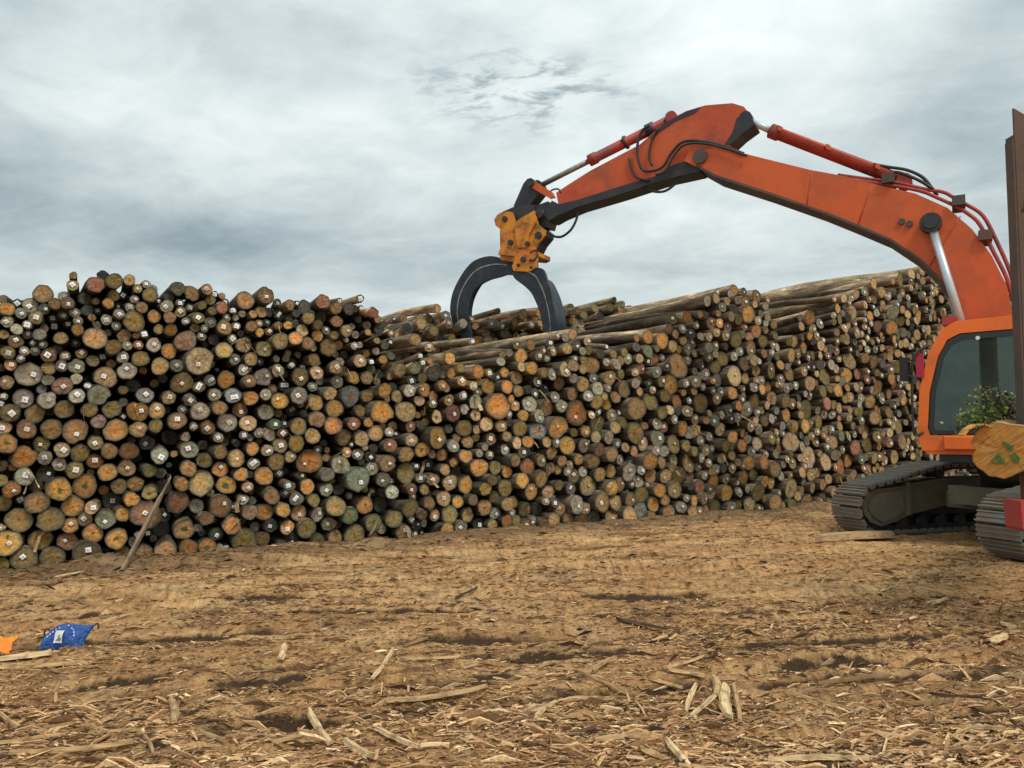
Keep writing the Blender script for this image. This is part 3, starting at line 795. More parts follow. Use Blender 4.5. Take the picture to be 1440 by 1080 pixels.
def log_shape(end, axis, r, length, code, sides=16, rings=6, bark=None, tilt=None, back=True, wob=0.07, hue=None, crack=False, knots=0):
    """one log as (bark part, cut part) in coordinates relative to its near end"""
    axis = axis / np.linalg.norm(axis)
    e1 = np.cross(axis, [0, 0, 1.0]); e1 /= np.linalg.norm(e1)
    e2 = np.cross(e1, axis)
    th = np.arange(sides) * 2 * np.pi / sides
    p1, p2, p3 = rng.uniform(0, 6.28, 3)
    prof = 1 + wob * (0.55 * np.sin(2 * th + p1) + 0.35 * np.sin(3 * th + p2) + 0.25 * np.sin(5 * th + p3)) + rng.normal(0, 0.026, sides)
    t1, t2 = rng.normal(0, 0.11, 2) if tilt is None else tilt
    ss = np.array([0, 0.05, 0.28, 0.55, 0.8, 1.0])[:rings] if rings == 6 else np.linspace(0, 1, rings)
    for _ in range(int(rng.integers(0, 3))):                  # split or torn spots on the rim
        q = int(rng.integers(sides))
        prof[q] *= rng.uniform(0.84, 0.95)
        prof[(q + 1) % sides] *= rng.uniform(0.93, 1.03)
    bow = rng.normal(0, 0.018, 2)
    taper = rng.uniform(-0.16, 0.10)
    V = []
    for q in ss:
        rr = r * (1 + taper * q + (0.03 * (1 - q / 0.05) if q < 0.05 else 0)) * (1 + rng.normal(0, 0.012, sides) if q > 0 else 1)
        cx, cy = np.cos(th) * prof * rr, np.sin(th) * prof * rr
        ctr = axis * (length * q) + (e1 * bow[0] + e2 * bow[1]) * length * 4 * q * (1 - q)
        sl = (cx * t1 + cy * t2) if q == 0 else 0 * cx
        V.append(ctr + cx[:, None] * e1 + cy[:, None] * e2 + sl[:, None] * axis)
    V = np.concatenate(V)
    F = []
    for a in range(len(ss) - 1):
        for i in range(sides):
            j = (i + 1) % sides
            F.append((a * sides + i, (a + 1) * sides + i, (a + 1) * sides + j, a * sides + j))
    if back:
        F.append([(len(ss) - 1) * sides + i for i in range(sides)])
    if bark is None:
        q = rng.random()
        bark = np.array((.085, .064, .045) if q < .6 else ((.14, .115, .085) if q < .85 else (.21, .145, .09))) * rng.uniform(.7, 1.3)
    bt = np.tile([*bark, 1.0], (len(V), 1))
    # cut face: rim, inner ring, centre
    o = V[:sides] - axis * 0.002
    inr = V[:sides] * 0.55 - axis * (0.002 + rng.normal(0, 0.0025, sides)[:, None])
    ctr = np.array([-axis * (0.002 + rng.normal(0, 0.003))])
    CV = np.concatenate([o, inr, ctr])
    loc = np.stack([np.cos(th), np.sin(th), 0 * th], 1)
    cuv = np.concatenate([loc, loc * 0.55, [[0, 0, 0]]])
    CF = []
    for i in range(sides):
        j = (i + 1) % sides
        CF.append((i, j, sides + j, sides + i))
        CF.append((sides + i, sides + j, 2 * sides))
    a, b = TONE[code]
    g = rng.uniform(0.55, 1.38)
    hs = rng.normal(0, 0.05, 3)
    ta = np.clip(np.array(a) * g + np.array(a) * hs, 0.02, 0.8)
    tb = np.clip(np.array(b) * g * rng.uniform(0.85, 1.15) + np.array(b) * hs, 0.02, 0.85)
    ct = np.tile([*ta, 1.0], (len(CV), 1))
    ch = np.tile([*tb, 0.0 if crack else 1.0], (len(CV), 1))
    return (V, F, bt), (CV, CF, ct, ch, cuv), (e1, e2, axis, t1, t2)


def tag_shape(fr, r, wide=False, size=None):
    e1, e2, ax, t1, t2 = fr
    an = rng.uniform(-0.35, 0.35) + (math.pi / 4 if rng.random() < 0.4 else 0)
    h = (rng.uniform(0.017, 0.033) if size is None else size)
    hw, hh = h, h * rng.uniform(0.9, 1.1)
    if wide:
        hw *= 1.7
    rr = max(0.0, r * 0.55 - h)
    ph, q = rng.uniform(0, 6.28), math.sqrt(rng.random()) * rr
    c0, c1 = math.cos(ph) * q, math.sin(ph) * q
    ca, sa = math.cos(an), math.sin(an)
    V, uv = [], []
    for lift in (-0.022, -0.016):
        for i, j in ((-1, -1), (1, -1), (1, 1), (-1, 1)):
            x, y = c0 + hw * i * ca - hh * j * sa, c1 + hw * i * sa + hh * j * ca
            V.append(x * e1 + y * e2 + ax * (x * t1 + y * t2 + lift + (0.004 * i * j if lift < -0.02 else 0)))
            uv.append((i, j, rng.uniform(0, 50)))
    for q in range(8):
        uv[q] = (uv[q][0], uv[q][1], uv[0][2])
    F = [(3, 2, 1, 0), (0, 1, 5, 4), (1, 2, 6, 5), (2, 3, 7, 6), (3, 0, 4, 7)]
    return np.array(V), F, np.array(uv)


def world_end(u, z, s):
    return PILE_A * [1, 1, 0] + PILE_U * u + AXIS * s + np.array([0, 0, z])


def axis_for(jit):
    yaw, pit = rng.normal(0, jit), rng.normal(0, jit * 0.6)
    a = AXIS + PILE_U * math.tan(yaw)
    a = a / np.linalg.norm(a)
    return a * math.cos(pit) + np.array([0, 0, math.sin(pit)])


# ---- labels: size, look, place beside things one can find
def zone(l):
    x, y = l['px'], l['py']
    if x < 115:
        h = "at pile's far left"
    elif x < 185 and y > 640:
        h = 'left of leaning bark slab'
    elif x < 330 and y > 640:
        h = 'right of leaning bark slab'
    elif x < 230:
        h = 'under the left skyline hump'
    elif x < 360:
        h = 'above the leaning bark slab'
    elif x < 480:
        h = 'between bark slab and grapple'
    elif x < 620:
        h = 'just left of the grapple'
    elif x < 720:
        h = 'below left grapple tine'
    elif x < 830:
        h = 'below right grapple tine'
    elif x < 960:
        h = 'under the raised stick'
    elif x < 1120:
        h = 'under the orange boom'
    else:
        h = 'beside the cab' if y < 640 else 'behind the crawler track'
    rel = l['z'] / max(float(top_at(l['u'])), 0.5)
    v = 'bottom row' if l['z'] < 0.30 else 'low' if rel < 0.35 else 'mid-height' if rel < 0.62 else 'high' if rel < 0.86 else 'top edge'
    return f'{v} {h}'


def look(l):
    size = 'big' if l['rp'] >= 15 else 'medium' if l['rp'] >= 11.5 else 'small'
    t = TONE_WORD[l['code']]
    extra = ' with white tag' if l['tagged'] else ' with green crack' if l['crack'] else ''
    return f'{size} {t} log{extra}'


hid = lambda l: l['px'] > 1288 or (l['px'] > 1160 and l['py'] > 672)         # behind the excavator from the yard
order = sorted((i for i in range(len(logs)) if not hid(logs[i])), key=lambda i: -logs[i]['rp'])
single = sorted(order[:300], key=lambda i: (logs[i]['px'], logs[i]['py']))
for i in single:
    logs[i]['label'] = f"{look(logs[i])}, {zone(logs[i])}"


def clashes():
    by = {}
    for i in single:
        by.setdefault(logs[i]['label'], []).append(i)
    return [v for v in by.values() if len(v) > 1]


for grp in clashes():
    for i in grp:
        l = logs[i]
        best, bd = None, 9e9
        for j in single:
            if j in grp:
                continue
            q = logs[j]
            d = math.hypot(q['px'] - l['px'], q['py'] - l['py']) - q['rp'] * 0.6
            if q['rp'] >= l['rp'] * 0.85 and d < bd:
                best, bd = q, d
        ddx, ddy = l['px'] - best['px'], l['py'] - best['py']
        where = ('right of' if ddx > 0 else 'left of') if abs(ddx) > abs(ddy) else ('under' if ddy > 0 else 'above')
        l['near'] = f"{where} {look(best).replace(' with white tag', '').replace(' with green crack', '').replace(' log', ' one')}"
    for i in grp:
        t_ = f"{look(logs[i])}, {zone(logs[i])}, {logs[i]['near']}"
        if len(t_.split()) > 16:
            t_ = t_.replace('leaning bark slab', 'bark slab')
        if len(t_.split()) > 16:
            t_ = t_.replace('with white tag', 'tagged')
        logs[i]['label'] = t_
NTH = ['leftmost', 'second from left', 'third from left', 'fourth from left', 'fifth from left', 'sixth from left']
for grp in clashes():
    grp.sort(key=lambda i: logs[i]['px'])
    vert = sorted(grp, key=lambda i: logs[i]['py'])
    if len(grp) == 2 and abs(logs[grp[0]]['py'] - logs[grp[1]]['py']) > abs(logs[grp[0]]['px'] - logs[grp[1]]['px']):
        for i, w_ in zip(vert, ('upper', 'lower')):
            logs[i]['label'] = w_ + ' ' + logs[i]['label']
    else:
        for n_, i in enumerate(grp):
            logs[i]['label'] = f"{look(logs[i])}, {zone(logs[i])}, {NTH[min(n_, 5)]}".replace('leaning bark slab', 'bark slab')

# ---- build
SINGLE = set(single)
stuff = dict(V=[], F=[], m=[], tone=[], heart=[], cut=[], sm=[])
stuff_n = 0


def to_stuff(V, F, mi, tone=None, heart=None, cut=None, smooth=False):
    global stuff_n
    n = len(V)
    stuff['V'].append(V)
    stuff['F'] += [tuple(int(a) + stuff_n for a in f) for f in F]
    stuff['m'] += [mi] * len(F)
    stuff['sm'] += [smooth] * len(F)
    stuff['tone'].append(tone if tone is not None else np.ones((n, 4)))
    stuff['heart'].append(heart if heart is not None else np.ones((n, 4)))
    stuff['cut'].append(cut if cut is not None else np.zeros((n, 3)))
    stuff_n += n


for i, l in enumerate(logs):
    lim = float(top_at(l['u']))
    on_top = l['far'] or l['z'] + l['r'] > lim - 0.42
    pale = None
    if on_top and l['px'] > 500:
        pale = np.array((.40, .30, .19) if rng.random() < 0.6 else (.48, .31, .19)) * rng.uniform(0.7, 1.15)
    elif l['px'] > 760 and l['z'] > lim - 1.0 and rng.random() < 0.75:
        pale = np.array((.36, .265, .165)) * rng.uniform(0.65, 1.1)
    elif l['px'] > 700 and rng.random() < 0.25:
        pale = np.array((.24, .18, .12)) * rng.uniform(0.7, 1.2)
    end = world_end(l['u'], l['z'], l['s'])
    ax = axis_for(0.035 if on_top else 0.020)
    length = rng.uniform(4.8, 5.9)
    (V, F, bt), (CV, CF, ct, ch, cuv), fr = log_shape(end, ax, l['r'], length, l['code'], bark=pale, crack=l['crack'], wob=0.085 if l['rp'] < 16 else 0.10)
    tg = tag_shape(fr, l['r'], wide=l['code'] == 'b' or rng.random() < 0.04) if l['tagged'] else None
    if i in SINGLE:
        o = link('log', mesh_data('log', V, F, [M['bark']], smooth=[True] * (len(F) - 1) + [False], attrs=dict(tone=bt)), loc=tuple(end))
        tag(o, l['label'], 'log', 'sawn logs stacked in the long pile')
        link('cut_face', mesh_data('cut_face', CV, CF, [M['cut']], attrs=dict(tone=ct, heart=ch, cut=cuv)), o)
        if tg:
            link('paper_tag', mesh_data('paper_tag', tg[0], tg[1], [M['tag']], attrs=dict(cut=tg[2])), o)
    else:
        to_stuff(V + end, F, 0, tone=bt, smooth=True)
        to_stuff(CV + end, CF, 1, ct, ch, cuv)
        if tg:
            to_stuff(tg[0] + end, tg[1], 2, cut=tg[2])

# smaller logs lying back in the gaps between the surveyed ends
AU, AZ, AR = list(U[near_mask]), list(Z[near_mask]), list(R[near_mask])
AU, AZ, AR = np.array(AU), np.array(AZ), np.array(AR)
codes = list('gggggnnnnvvvddott')
made = 0
for tries in range(26000):
    u = rng.uniform(-2.6, UEND)
    outside = u < U.min() - 0.1 or u > UMAX - 0.3
    right_ = np.clip((u - 4.0) / 4.0, 0, 1)
    r = rng.uniform(0.045 + 0.03 * right_, 0.075 + 0.05 * right_) if not outside else rng.uniform(0.07, 0.13)
    lim = float(top_at(u))
    z = rng.uniform(r * 0.9, lim - r * (1.0 if outside else 1.6))
    if np.any(np.hypot(AU - u, AZ - z) < (AR + r) * (0.90 if not outside else 0.98)):
        continue
    AU, AZ, AR = np.append(AU, u), np.append(AZ, z), np.append(AR, r)
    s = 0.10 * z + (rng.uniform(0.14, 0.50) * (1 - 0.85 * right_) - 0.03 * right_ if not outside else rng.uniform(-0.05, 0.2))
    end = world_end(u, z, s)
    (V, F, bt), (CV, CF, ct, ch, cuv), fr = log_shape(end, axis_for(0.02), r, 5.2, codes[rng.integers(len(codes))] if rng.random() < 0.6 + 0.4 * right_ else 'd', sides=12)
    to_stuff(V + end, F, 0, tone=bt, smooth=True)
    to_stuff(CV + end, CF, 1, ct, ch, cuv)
    if rng.random() < 0.24 + 0.1 * right_:
        tg = tag_shape(fr, r)
        to_stuff(tg[0] + end, tg[1], 2, cut=tg[2])
    made += 1
# and the packed body of the pile behind them, which shuts off every gap
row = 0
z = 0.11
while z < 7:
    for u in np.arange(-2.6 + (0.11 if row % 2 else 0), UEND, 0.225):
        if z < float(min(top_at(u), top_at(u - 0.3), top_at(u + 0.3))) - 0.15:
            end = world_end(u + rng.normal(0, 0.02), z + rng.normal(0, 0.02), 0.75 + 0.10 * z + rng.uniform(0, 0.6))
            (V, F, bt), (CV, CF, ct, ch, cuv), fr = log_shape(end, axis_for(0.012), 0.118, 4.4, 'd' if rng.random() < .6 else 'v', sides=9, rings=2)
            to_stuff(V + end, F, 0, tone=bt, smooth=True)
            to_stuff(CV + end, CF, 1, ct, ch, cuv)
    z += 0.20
    row += 1
print('logs', len(logs), 'gap logs', made)

# back row of the pile seen over its low middle: packed under the surveyed tops
for q in np.arange(U[FAR].min() - 0.3, U[FAR].max() + 0.6, 0.23):
    sel = np.abs(U[FAR] - q) < 0.55
    lim = np.max(np.where(sel, Z[FAR], 0))
    zz_ = 2.6
    while zz_ < lim - 0.12:
        end = world_end(q + rng.normal(0, 0.03), zz_, 3.9 + rng.uniform(0, 0.5))
        (V, F, bt), (CV, CF, ct, ch, cuv), fr = log_shape(end, axis_for(0.03), rng.uniform(0.09, 0.125), 4.6, codes[rng.integers(len(codes))], sides=12,
                                                      bark=np.array((.33, .245, .16)) * rng.uniform(.6, 1.1))
        to_stuff(V + end, F, 0, tone=bt, smooth=True)
        to_stuff(CV + end, CF, 1, ct, ch, cuv)
        zz_ += 0.21

# shreds of bark hanging from the ends
for _ in range(110):
    l = logs[rng.integers(len(logs))]
    if l['z'] > float(top_at(l['u'])) - 0.5:
        continue
    end = world_end(l['u'], l['z'], l['s']) + PILE_U * l['r'] * rng.uniform(-0.8, 0.8) + np.array([0, 0, l['r'] * 0.7]) + PILE_N * 0.03
    n = 5
    d = np.array([rng.normal(0, 0.022), rng.normal(0, 0.02), -rng.uniform(0.01, 0.035)])
    wv = np.array([rng.normal(0, 0.012), rng.normal(0, 0.012), rng.uniform(0.002, 0.007)])
    pts, p_ = [], end.copy()
    for q in range(n):
        pts += [p_ + wv, p_ - wv]
        d = d + np.array([rng.normal(0, 0.022), rng.normal(0, 0.015), -0.010])
        p_ = p_ + d
    nv_ = np.array(pts)
    V = np.concatenate([nv_, nv_ + PILE_N * 0.004])
    F = []
    for q in range(n - 1):
        a = 2 * q
        F += [(a, a + 1, a + 3, a + 2), (2 * n + a, 2 * n + a + 2, 2 * n + a + 3, 2 * n + a + 1)]
    to_stuff(V, F, 0, tone=np.tile([*(np.array((.5, .36, .2)) * rng.uniform(.5, 1.1)), 1], (len(V), 1)))

sv = np.concatenate(stuff['V'])
so = link('stacked_logs', mesh_data('stacked_logs', sv, stuff['F'], [M['bark'], M['cut'], M['tag']], stuff['m'], stuff['sm'],
                                    dict(tone=np.concatenate(stuff['tone']), heart=np.concatenate(stuff['heart']), cut=np.concatenate(stuff['cut']))))
tag(so, 'mass of smaller log ends packed between the larger ones in the pile', 'logs', kind='stuff')
# ---------------------------------------------------------------- crawler excavator with log grapple
CEN = np.array([7.65, 11.6, 0.0])
FW = np.array([-math.cos(math.radians(30)), math.sin(math.radians(30)), 0.0])      # upper body faces the pile
LF = np.array([-FW[1], FW[0], 0.0])                                                # its left side, towards the camera
UPZ = np.array([0, 0, 1.0])
ex = thing('excavator', tuple(CEN), 'orange crawler excavator reaching over the log pile with a black log grapple', 'excavator')


def side(x, y, off):
    """photo pixel -> upright plane along the boom, 'off' metres left of the machine's middle"""
    return on_plane(x, y, CEN + LF * off, LF)


def local(f, l, z):
    return CEN + FW * f + LF * l + UPZ * z


def plate(pts, off, thick):
    near = [side(x, y, off) for x, y in pts]
    far = [q - LF * thick for q in near]
    return near, far


# boom: two side plates with narrower box between
BOOM = [(968, 214), (1017, 208), (1067, 221), (1140, 239), (1190, 248), (1235, 260), (1287, 272), (1332, 292), (1367, 322), (1395, 360), (1416, 402), (1430, 470),
        (1432, 560), (1398, 560), (1378, 500), (1345, 428), (1317, 390), (1292, 366), (1250, 338), (1200, 317), (1155, 299), (1080, 273), (1005, 249), (978, 234), (962, 226)]
b = MB()
b.poly_prism(*plate(BOOM, 0.30, 0.60))
boom = b.build('boom', M['orange'], ex, bevel=0.018)
b = MB()                                                     # weld-on lower flange, a touch wider than the box
low = BOOM[13:24]
edge = [(x, y) for x, y in low]
inn = [(x + 2, y - 3.0) for x, y in low]
b.poly_prism(*plate(edge + inn[::-1], 0.315, 0.63))
b.build('lower_flange', M['rust'], boom)
for (xa, ya), (xb, yb) in (((1142, 241), (1134, 291)), ((1226, 260), (1206, 318)), ((1352, 302), (1306, 376))):
    b = MB()                                                 # welded joints across the side plate
    b.tube([side(xa + (xb - xa) * t, ya + (yb - ya) * t, 0.301) for t in (0.03, 0.3, 0.6, 0.97)], 0.011, 6)
    b.build('weld_seam', M['stick_paint'], boom)
b = MB()
c0 = side(1309, 316, 0.30)
b.tube([c0 + LF * 0.02, c0 + LF * 0.17], 0.155, 20)
b.tube([c0 + LF * 0.17, c0 + LF * 0.20], 0.10, 16)
b.build('cylinder_pin', M['black'], boom, bevel=0.01)
b = MB()
for x, y in ((1268, 312), (1279, 315)):
    q = side(x, y, 0.30)
    b.tube([q, q + LF * 0.04], 0.05, 10)
b.build('pin_boss', M['rust'], boom)
b = MB()
q = side(985, 221, 0.30)
b.tube([q + LF * 0.06, q - LF * 0.66], 0.13, 20)
b.build('stick_pin', M['rust'], boom, bevel=0.012)

# stick (dipper): upper knuckle, tapering nose, dark belly plate
STICK = [(782, 271), (800, 259), (830, 240), (866, 221), (900, 203), (935, 172), (965, 156), (992, 148), (1030, 145), (1046, 150), (1057, 163), (1060, 175), (1042, 188),
         (1026, 203), (1008, 224), (985, 239), (962, 243), (930, 249), (875, 265), (812, 284), (786, 291)]
b = MB()
b.poly_prism(*plate(STICK, 0.21, 0.42))
stick = b.build('stick', M['stick_paint'], ex, bevel=0.014)
BELLY = [(776, 282), (786, 287), (812, 281), (875, 261), (930, 245), (945, 232), (968, 225), (990, 226), (984, 241), (935, 252), (875, 272), (812, 291), (784, 303), (772, 310), (764, 302)]
b = MB()
b.poly_prism(*plate(BELLY, 0.225, 0.45))
b.build('belly_plate', M['black'], stick, bevel=0.01)
b = MB()
b.poly_prism(*plate([(1036, 166), (1046, 160), (1057, 163), (1061, 175), (1042, 189), (1028, 202), (1018, 204), (1030, 186)], 0.222, 0.444))
b.build('knuckle_plate', M['black'], stick, bevel=0.01)
b = MB()
b.poly_prism(*plate([(914, 193), (935, 172), (965, 157), (985, 150), (978, 158), (950, 170), (926, 186), (916, 196)], 0.222, 0.444))
b.build('cylinder_bracket', M['black'], stick, bevel=0.008)

# hydraulic cylinders
def cyl(name, a, bpt, r1, c, r2, off, mat, rodmat, cap=None):
    """barrel from pixel a to pixel b, rod on to pixel c"""
    A, B, Cc = side(*a, off), side(*bpt, off), side(*c, off)
    d = (B - A) / np.linalg.norm(B - A)
    m_ = MB()
    m_.tube([A, A + d * 0.10, A + d * 0.101, B - d * 0.16, B - d * 0.159, B], [r1 * 0.9, r1 * 0.9, r1, r1, r1 * 1.22, r1 * 1.22], 18)
    m_.tube([A - LF * r1 * 1.3, A + LF * r1 * 1.3], r1 * 1.1, 14)
    o = m_.build(name, mat, ex)
    m_ = MB()
    m_.tube([B - d * 0.05, Cc], r2, 16)
    m_.build('rod', rodmat, o)
    m_ = MB()
    m_.tube([Cc - LF * r2 * 2.0, Cc + LF * r2 * 2.0], r2 * 1.9, 16)
    m_.build('rod_eye', M['black'], o)
    return o


st = cyl('stick_cylinder', (1272, 256), (1084, 184), 0.105, (1050, 168), 0.06, 0.10, M['red'], M['chrome'])
m_ = MB()
A, B = side(1262, 246, 0.16), side(1092, 180, 0.16)
m_.tube([A, B], 0.028, 8)
m_.tube([A + LF * -0.13, B + LF * -0.13], 0.028, 8)
for t in (0.15, 0.55, 0.97):
    q = A + (B - A) * t
    m_.box(q - LF * 0.06, (B - A) / np.linalg.norm(B - A), LF, UPZ, 0.04, 0.13, 0.045)
m_.build('oil_line', M['orange'], st)
bc = cyl('bucket_cylinder', (946, 167), (829, 226), 0.10, (758, 262), 0.055, 0.0, M['red'], M['oldrod'])
for t in (0.22, 0.55):
    m_ = MB()
    q = side(946 + (829 - 946) * t, 167 + (226 - 167) * t, 0.0)
    dd = side(829, 226, 0) - side(946, 167, 0)
    dd = dd / np.linalg.norm(dd)
    m_.tube([q, q + dd * (0.16 if t < 0.4 else 0.05)], 0.135, 16)
    m_.build('clamp_band', M['black'], bc)
for off in (0.39, -0.39):
    base = local(0.28, off, 1.42)
    eye = side(1309, 316, 0.30) + LF * (off - 0.30)
    d = (eye - base) / np.linalg.norm(eye - base)
    Lc = np.linalg.norm(eye - base)
    m_ = MB()
    m_.tube([base, base + d * (Lc * 0.38), base + d * (Lc * 0.381), base + d * (Lc * 0.41)], [0.10, 0.10, 0.12, 0.12], 18)
    bo = m_.build('boom_cylinder', M['red'], ex)
    m_ = MB()
    m_.tube([base + d * (Lc * 0.40), eye], 0.061, 18)
    m_.build('rod', M['chrome'], bo)
    m_ = MB()
    m_.tube([eye - LF * 0.07, eye + LF * 0.07], 0.115, 18)
    m_.build('rod_eye', M['black'], bo, bevel=0.01)

# steel oil pipes along the back of the boom, and hoses
PIPE = [(1178, 246), (1215, 251), (1262, 257), (1300, 266), (1326, 270), (1340, 277), (1358, 287), (1382, 303), (1400, 336), (1421, 384), (1432, 430)]
PIPE2 = [(1176, 249), (1235, 258), (1292, 268), (1318, 278), (1342, 289), (1362, 301), (1378, 316), (1396, 352), (1416, 392), (1430, 440)]
for pts, off, r in ((PIPE, 0.22, 0.030), (PIPE2, 0.27, 0.030), (PIPE, 0.02, 0.030), (PIPE2, -0.1, 0.03)):
    m_ = MB()
    m_.tube(spline([side(x, y, off) for x, y in pts], 4), r, 8)
    m_.build('oil_pipe', M['red'], ex)
for x, y in ((1348, 287), (1385, 335), (1250, 256)):
    m_ = MB()
    q = side(x, y, 0.12)
    m_.box(q, FW, LF, UPZ, 0.09, 0.26, 0.075)
    m_.build('pipe_clamp', M['rust'], ex, bevel=0.012)
HOSES = [
    ([(1228, 231), (1250, 235), (1275, 239), (1297, 249), (1310, 264), (1318, 275)], 0.16, 0.027),
    ([(1250, 247), (1258, 242), (1272, 245), (1295, 255), (1312, 266)], 0.24, 0.025),
    ([(1046, 216), (1020, 206), (990, 199), (962, 199), (945, 214), (930, 236), (906, 240), (897, 222), (897, 200), (903, 184), (914, 176)], 0.30, 0.026),
    ([(1050, 219), (1022, 209), (992, 202), (964, 203), (948, 218), (936, 240), (922, 246)], 0.36, 0.024),
    ([(925, 180), (916, 200), (913, 222), (917, 233)], 0.27, 0.022),
    ([(884, 222), (888, 238), (896, 250), (912, 254)], 0.26, 0.022),
    ([(905, 263), (918, 269), (934, 269), (948, 260), (957, 248)], 0.16, 0.025),
    ([(766, 323), (776, 331), (789, 333), (802, 324), (810, 310), (813, 296)], 0.15, 0.025),
    ([(770, 273), (777, 267), (785, 266), (790, 272)], 0.2, 0.018),
    ([(745, 356), (752, 352), (756, 358), (752, 365), (745, 366)], 0.45, 0.018)]
for pts, off, r in HOSES:
    m_ = MB()
    m_.tube(spline([side(x, y, off) for x, y in pts], 6), r, 8)
    m_.build('hose', M['rubber'], ex)

# linkage at the stick nose
b = MB()
b.poly_prism(*plate([(736, 258), (742, 251), (750, 253), (762, 262), (758, 272), (744, 290), (728, 294), (722, 290)], 0.14, 0.28))
b.build('link_arm', M['black'], ex, bevel=0.015)
for off in (0.24, -0.18):
    b = MB()
    b.poly_prism(*plate([(745, 256), (752, 255), (776, 270), (780, 277), (773, 279), (748, 264)], off, 0.06))
    b.build('tie_link', M['orange'], ex, bevel=0.008)
b = MB()
q = side(745, 256, 0.30)
b.tube([q, q - LF * 0.6], 0.085, 14)
q = side(757, 300, 0.28)
b.tube([q, q - LF * 0.56], 0.10, 14)
b.poly_prism(*plate([(752, 290), (770, 283), (786, 290), (784, 304), (772, 312), (770, 320), (755, 318), (750, 306)], 0.17, 0.34))
b.build('nose_casting', M['black'], ex, bevel=0.012)

# grapple: yellow hanger with rotator and bolts, and black curved tines
HEAD_L = [(695, 309), (699, 302), (708, 297), (722, 291), (738, 288), (751, 288), (753, 304), (757, 316), (767, 324), (766, 331), (757, 342), (752, 352), (704, 351), (703, 345), (703, 322), (697, 317)]
b = MB()
for off, th in ((0.34, 0.05), (-0.24, 0.05)):
    b.poly_prism(*plate([(703, 322), (697, 316), (695, 309), (699, 302), (708, 297), (720, 298), (724, 310), (733, 318), (744, 316), (750, 300), (753, 304), (757, 316), (767, 324), (766, 331), (757, 342), (752, 352), (704, 351), (703, 345)], off, th))
gr = b.build('grapple', M['yellow'], ex, bevel=0.012)
b = MB()
b.poly_prism(*plate(HEAD_L, 0.22, 0.40))
b.build('hanger', M['black'], gr, bevel=0.015)
b = MB()
b.poly_prism(*plate([(722, 316), (730, 308), (751, 296), (753, 314), (744, 330), (741, 348), (728, 348), (725, 332)], 0.38, 0.05))
b.build('front_rib', M['yellow'], gr, bevel=0.012)
b = MB()
for pts in ([(703, 350), (754, 353), (754, 359), (748, 362), (700, 358)],):
    b.poly_prism(*plate(pts, 0.40, 0.62))
b.build('slew_flange', M['yellow'], gr, bevel=0.012)
b = MB()
b.poly_prism(*plate([(703, 356), (724, 357), (722, 368), (704, 365)], 0.36, 0.7))
b.build('left_yoke', M['yellow'], gr, bevel=0.012)
b = MB()
b.poly_prism(*plate([(724, 358), (752, 358), (753, 376), (745, 382), (722, 381), (720, 374), (723, 366)], 0.44, 0.14))
b.build('right_yoke', M['yellow'], gr, bevel=0.015)
b = MB()
b.poly_prism(*plate([(724, 358), (752, 358), (753, 376), (745, 382), (722, 381), (720, 374), (723, 366)], -0.20, 0.10))
b.build('right_yoke', M['yellow'], gr, bevel=0.015)
for x, y, off, r in ((718, 341, 0.36, 0.085), (742, 343, 0.40, 0.075), (736, 365, 0.445, 0.085), (729, 373, 0.445, 0.05), (747, 376, 0.445, 0.04), (710, 308, 0.35, 0.09), (757, 331, 0.36, 0.11)):
    b = MB()
    q = side(x, y, off)
    b.tube([q - LF * 0.02, q + LF * 0.03], r * 0.72, 6)
    b.build('bolt', M['black'], gr, bevel=0.008)
L_OUT = [(721, 367), (706, 363), (689, 360), (672, 364), (660, 372), (648, 388), (637, 410), (633, 430), (634, 445), (640, 462), (650, 476), (658, 484)]
L_IN = [(721, 387), (712, 386), (703, 389), (688, 393), (675, 400), (667, 409), (661, 422), (658, 440), (659, 455), (661, 468), (662, 478), (660, 486)]
R_OUT = [(738, 376), (754, 376), (765, 378), (773, 391), (780, 404), (784, 422), (787, 440), (787, 456), (785, 470), (780, 482), (775, 491), (772, 496)]
R_IN = [(720, 383), (724, 392), (737, 402), (747, 412), (753, 424), (758, 436), (761, 448), (763, 460), (764, 472), (766, 482), (769, 490), (771, 497)]
def smooth2(P, n=3):
    return [(v[0], v[1]) for v in spline([(x, y, 0) for x, y in P], n)]


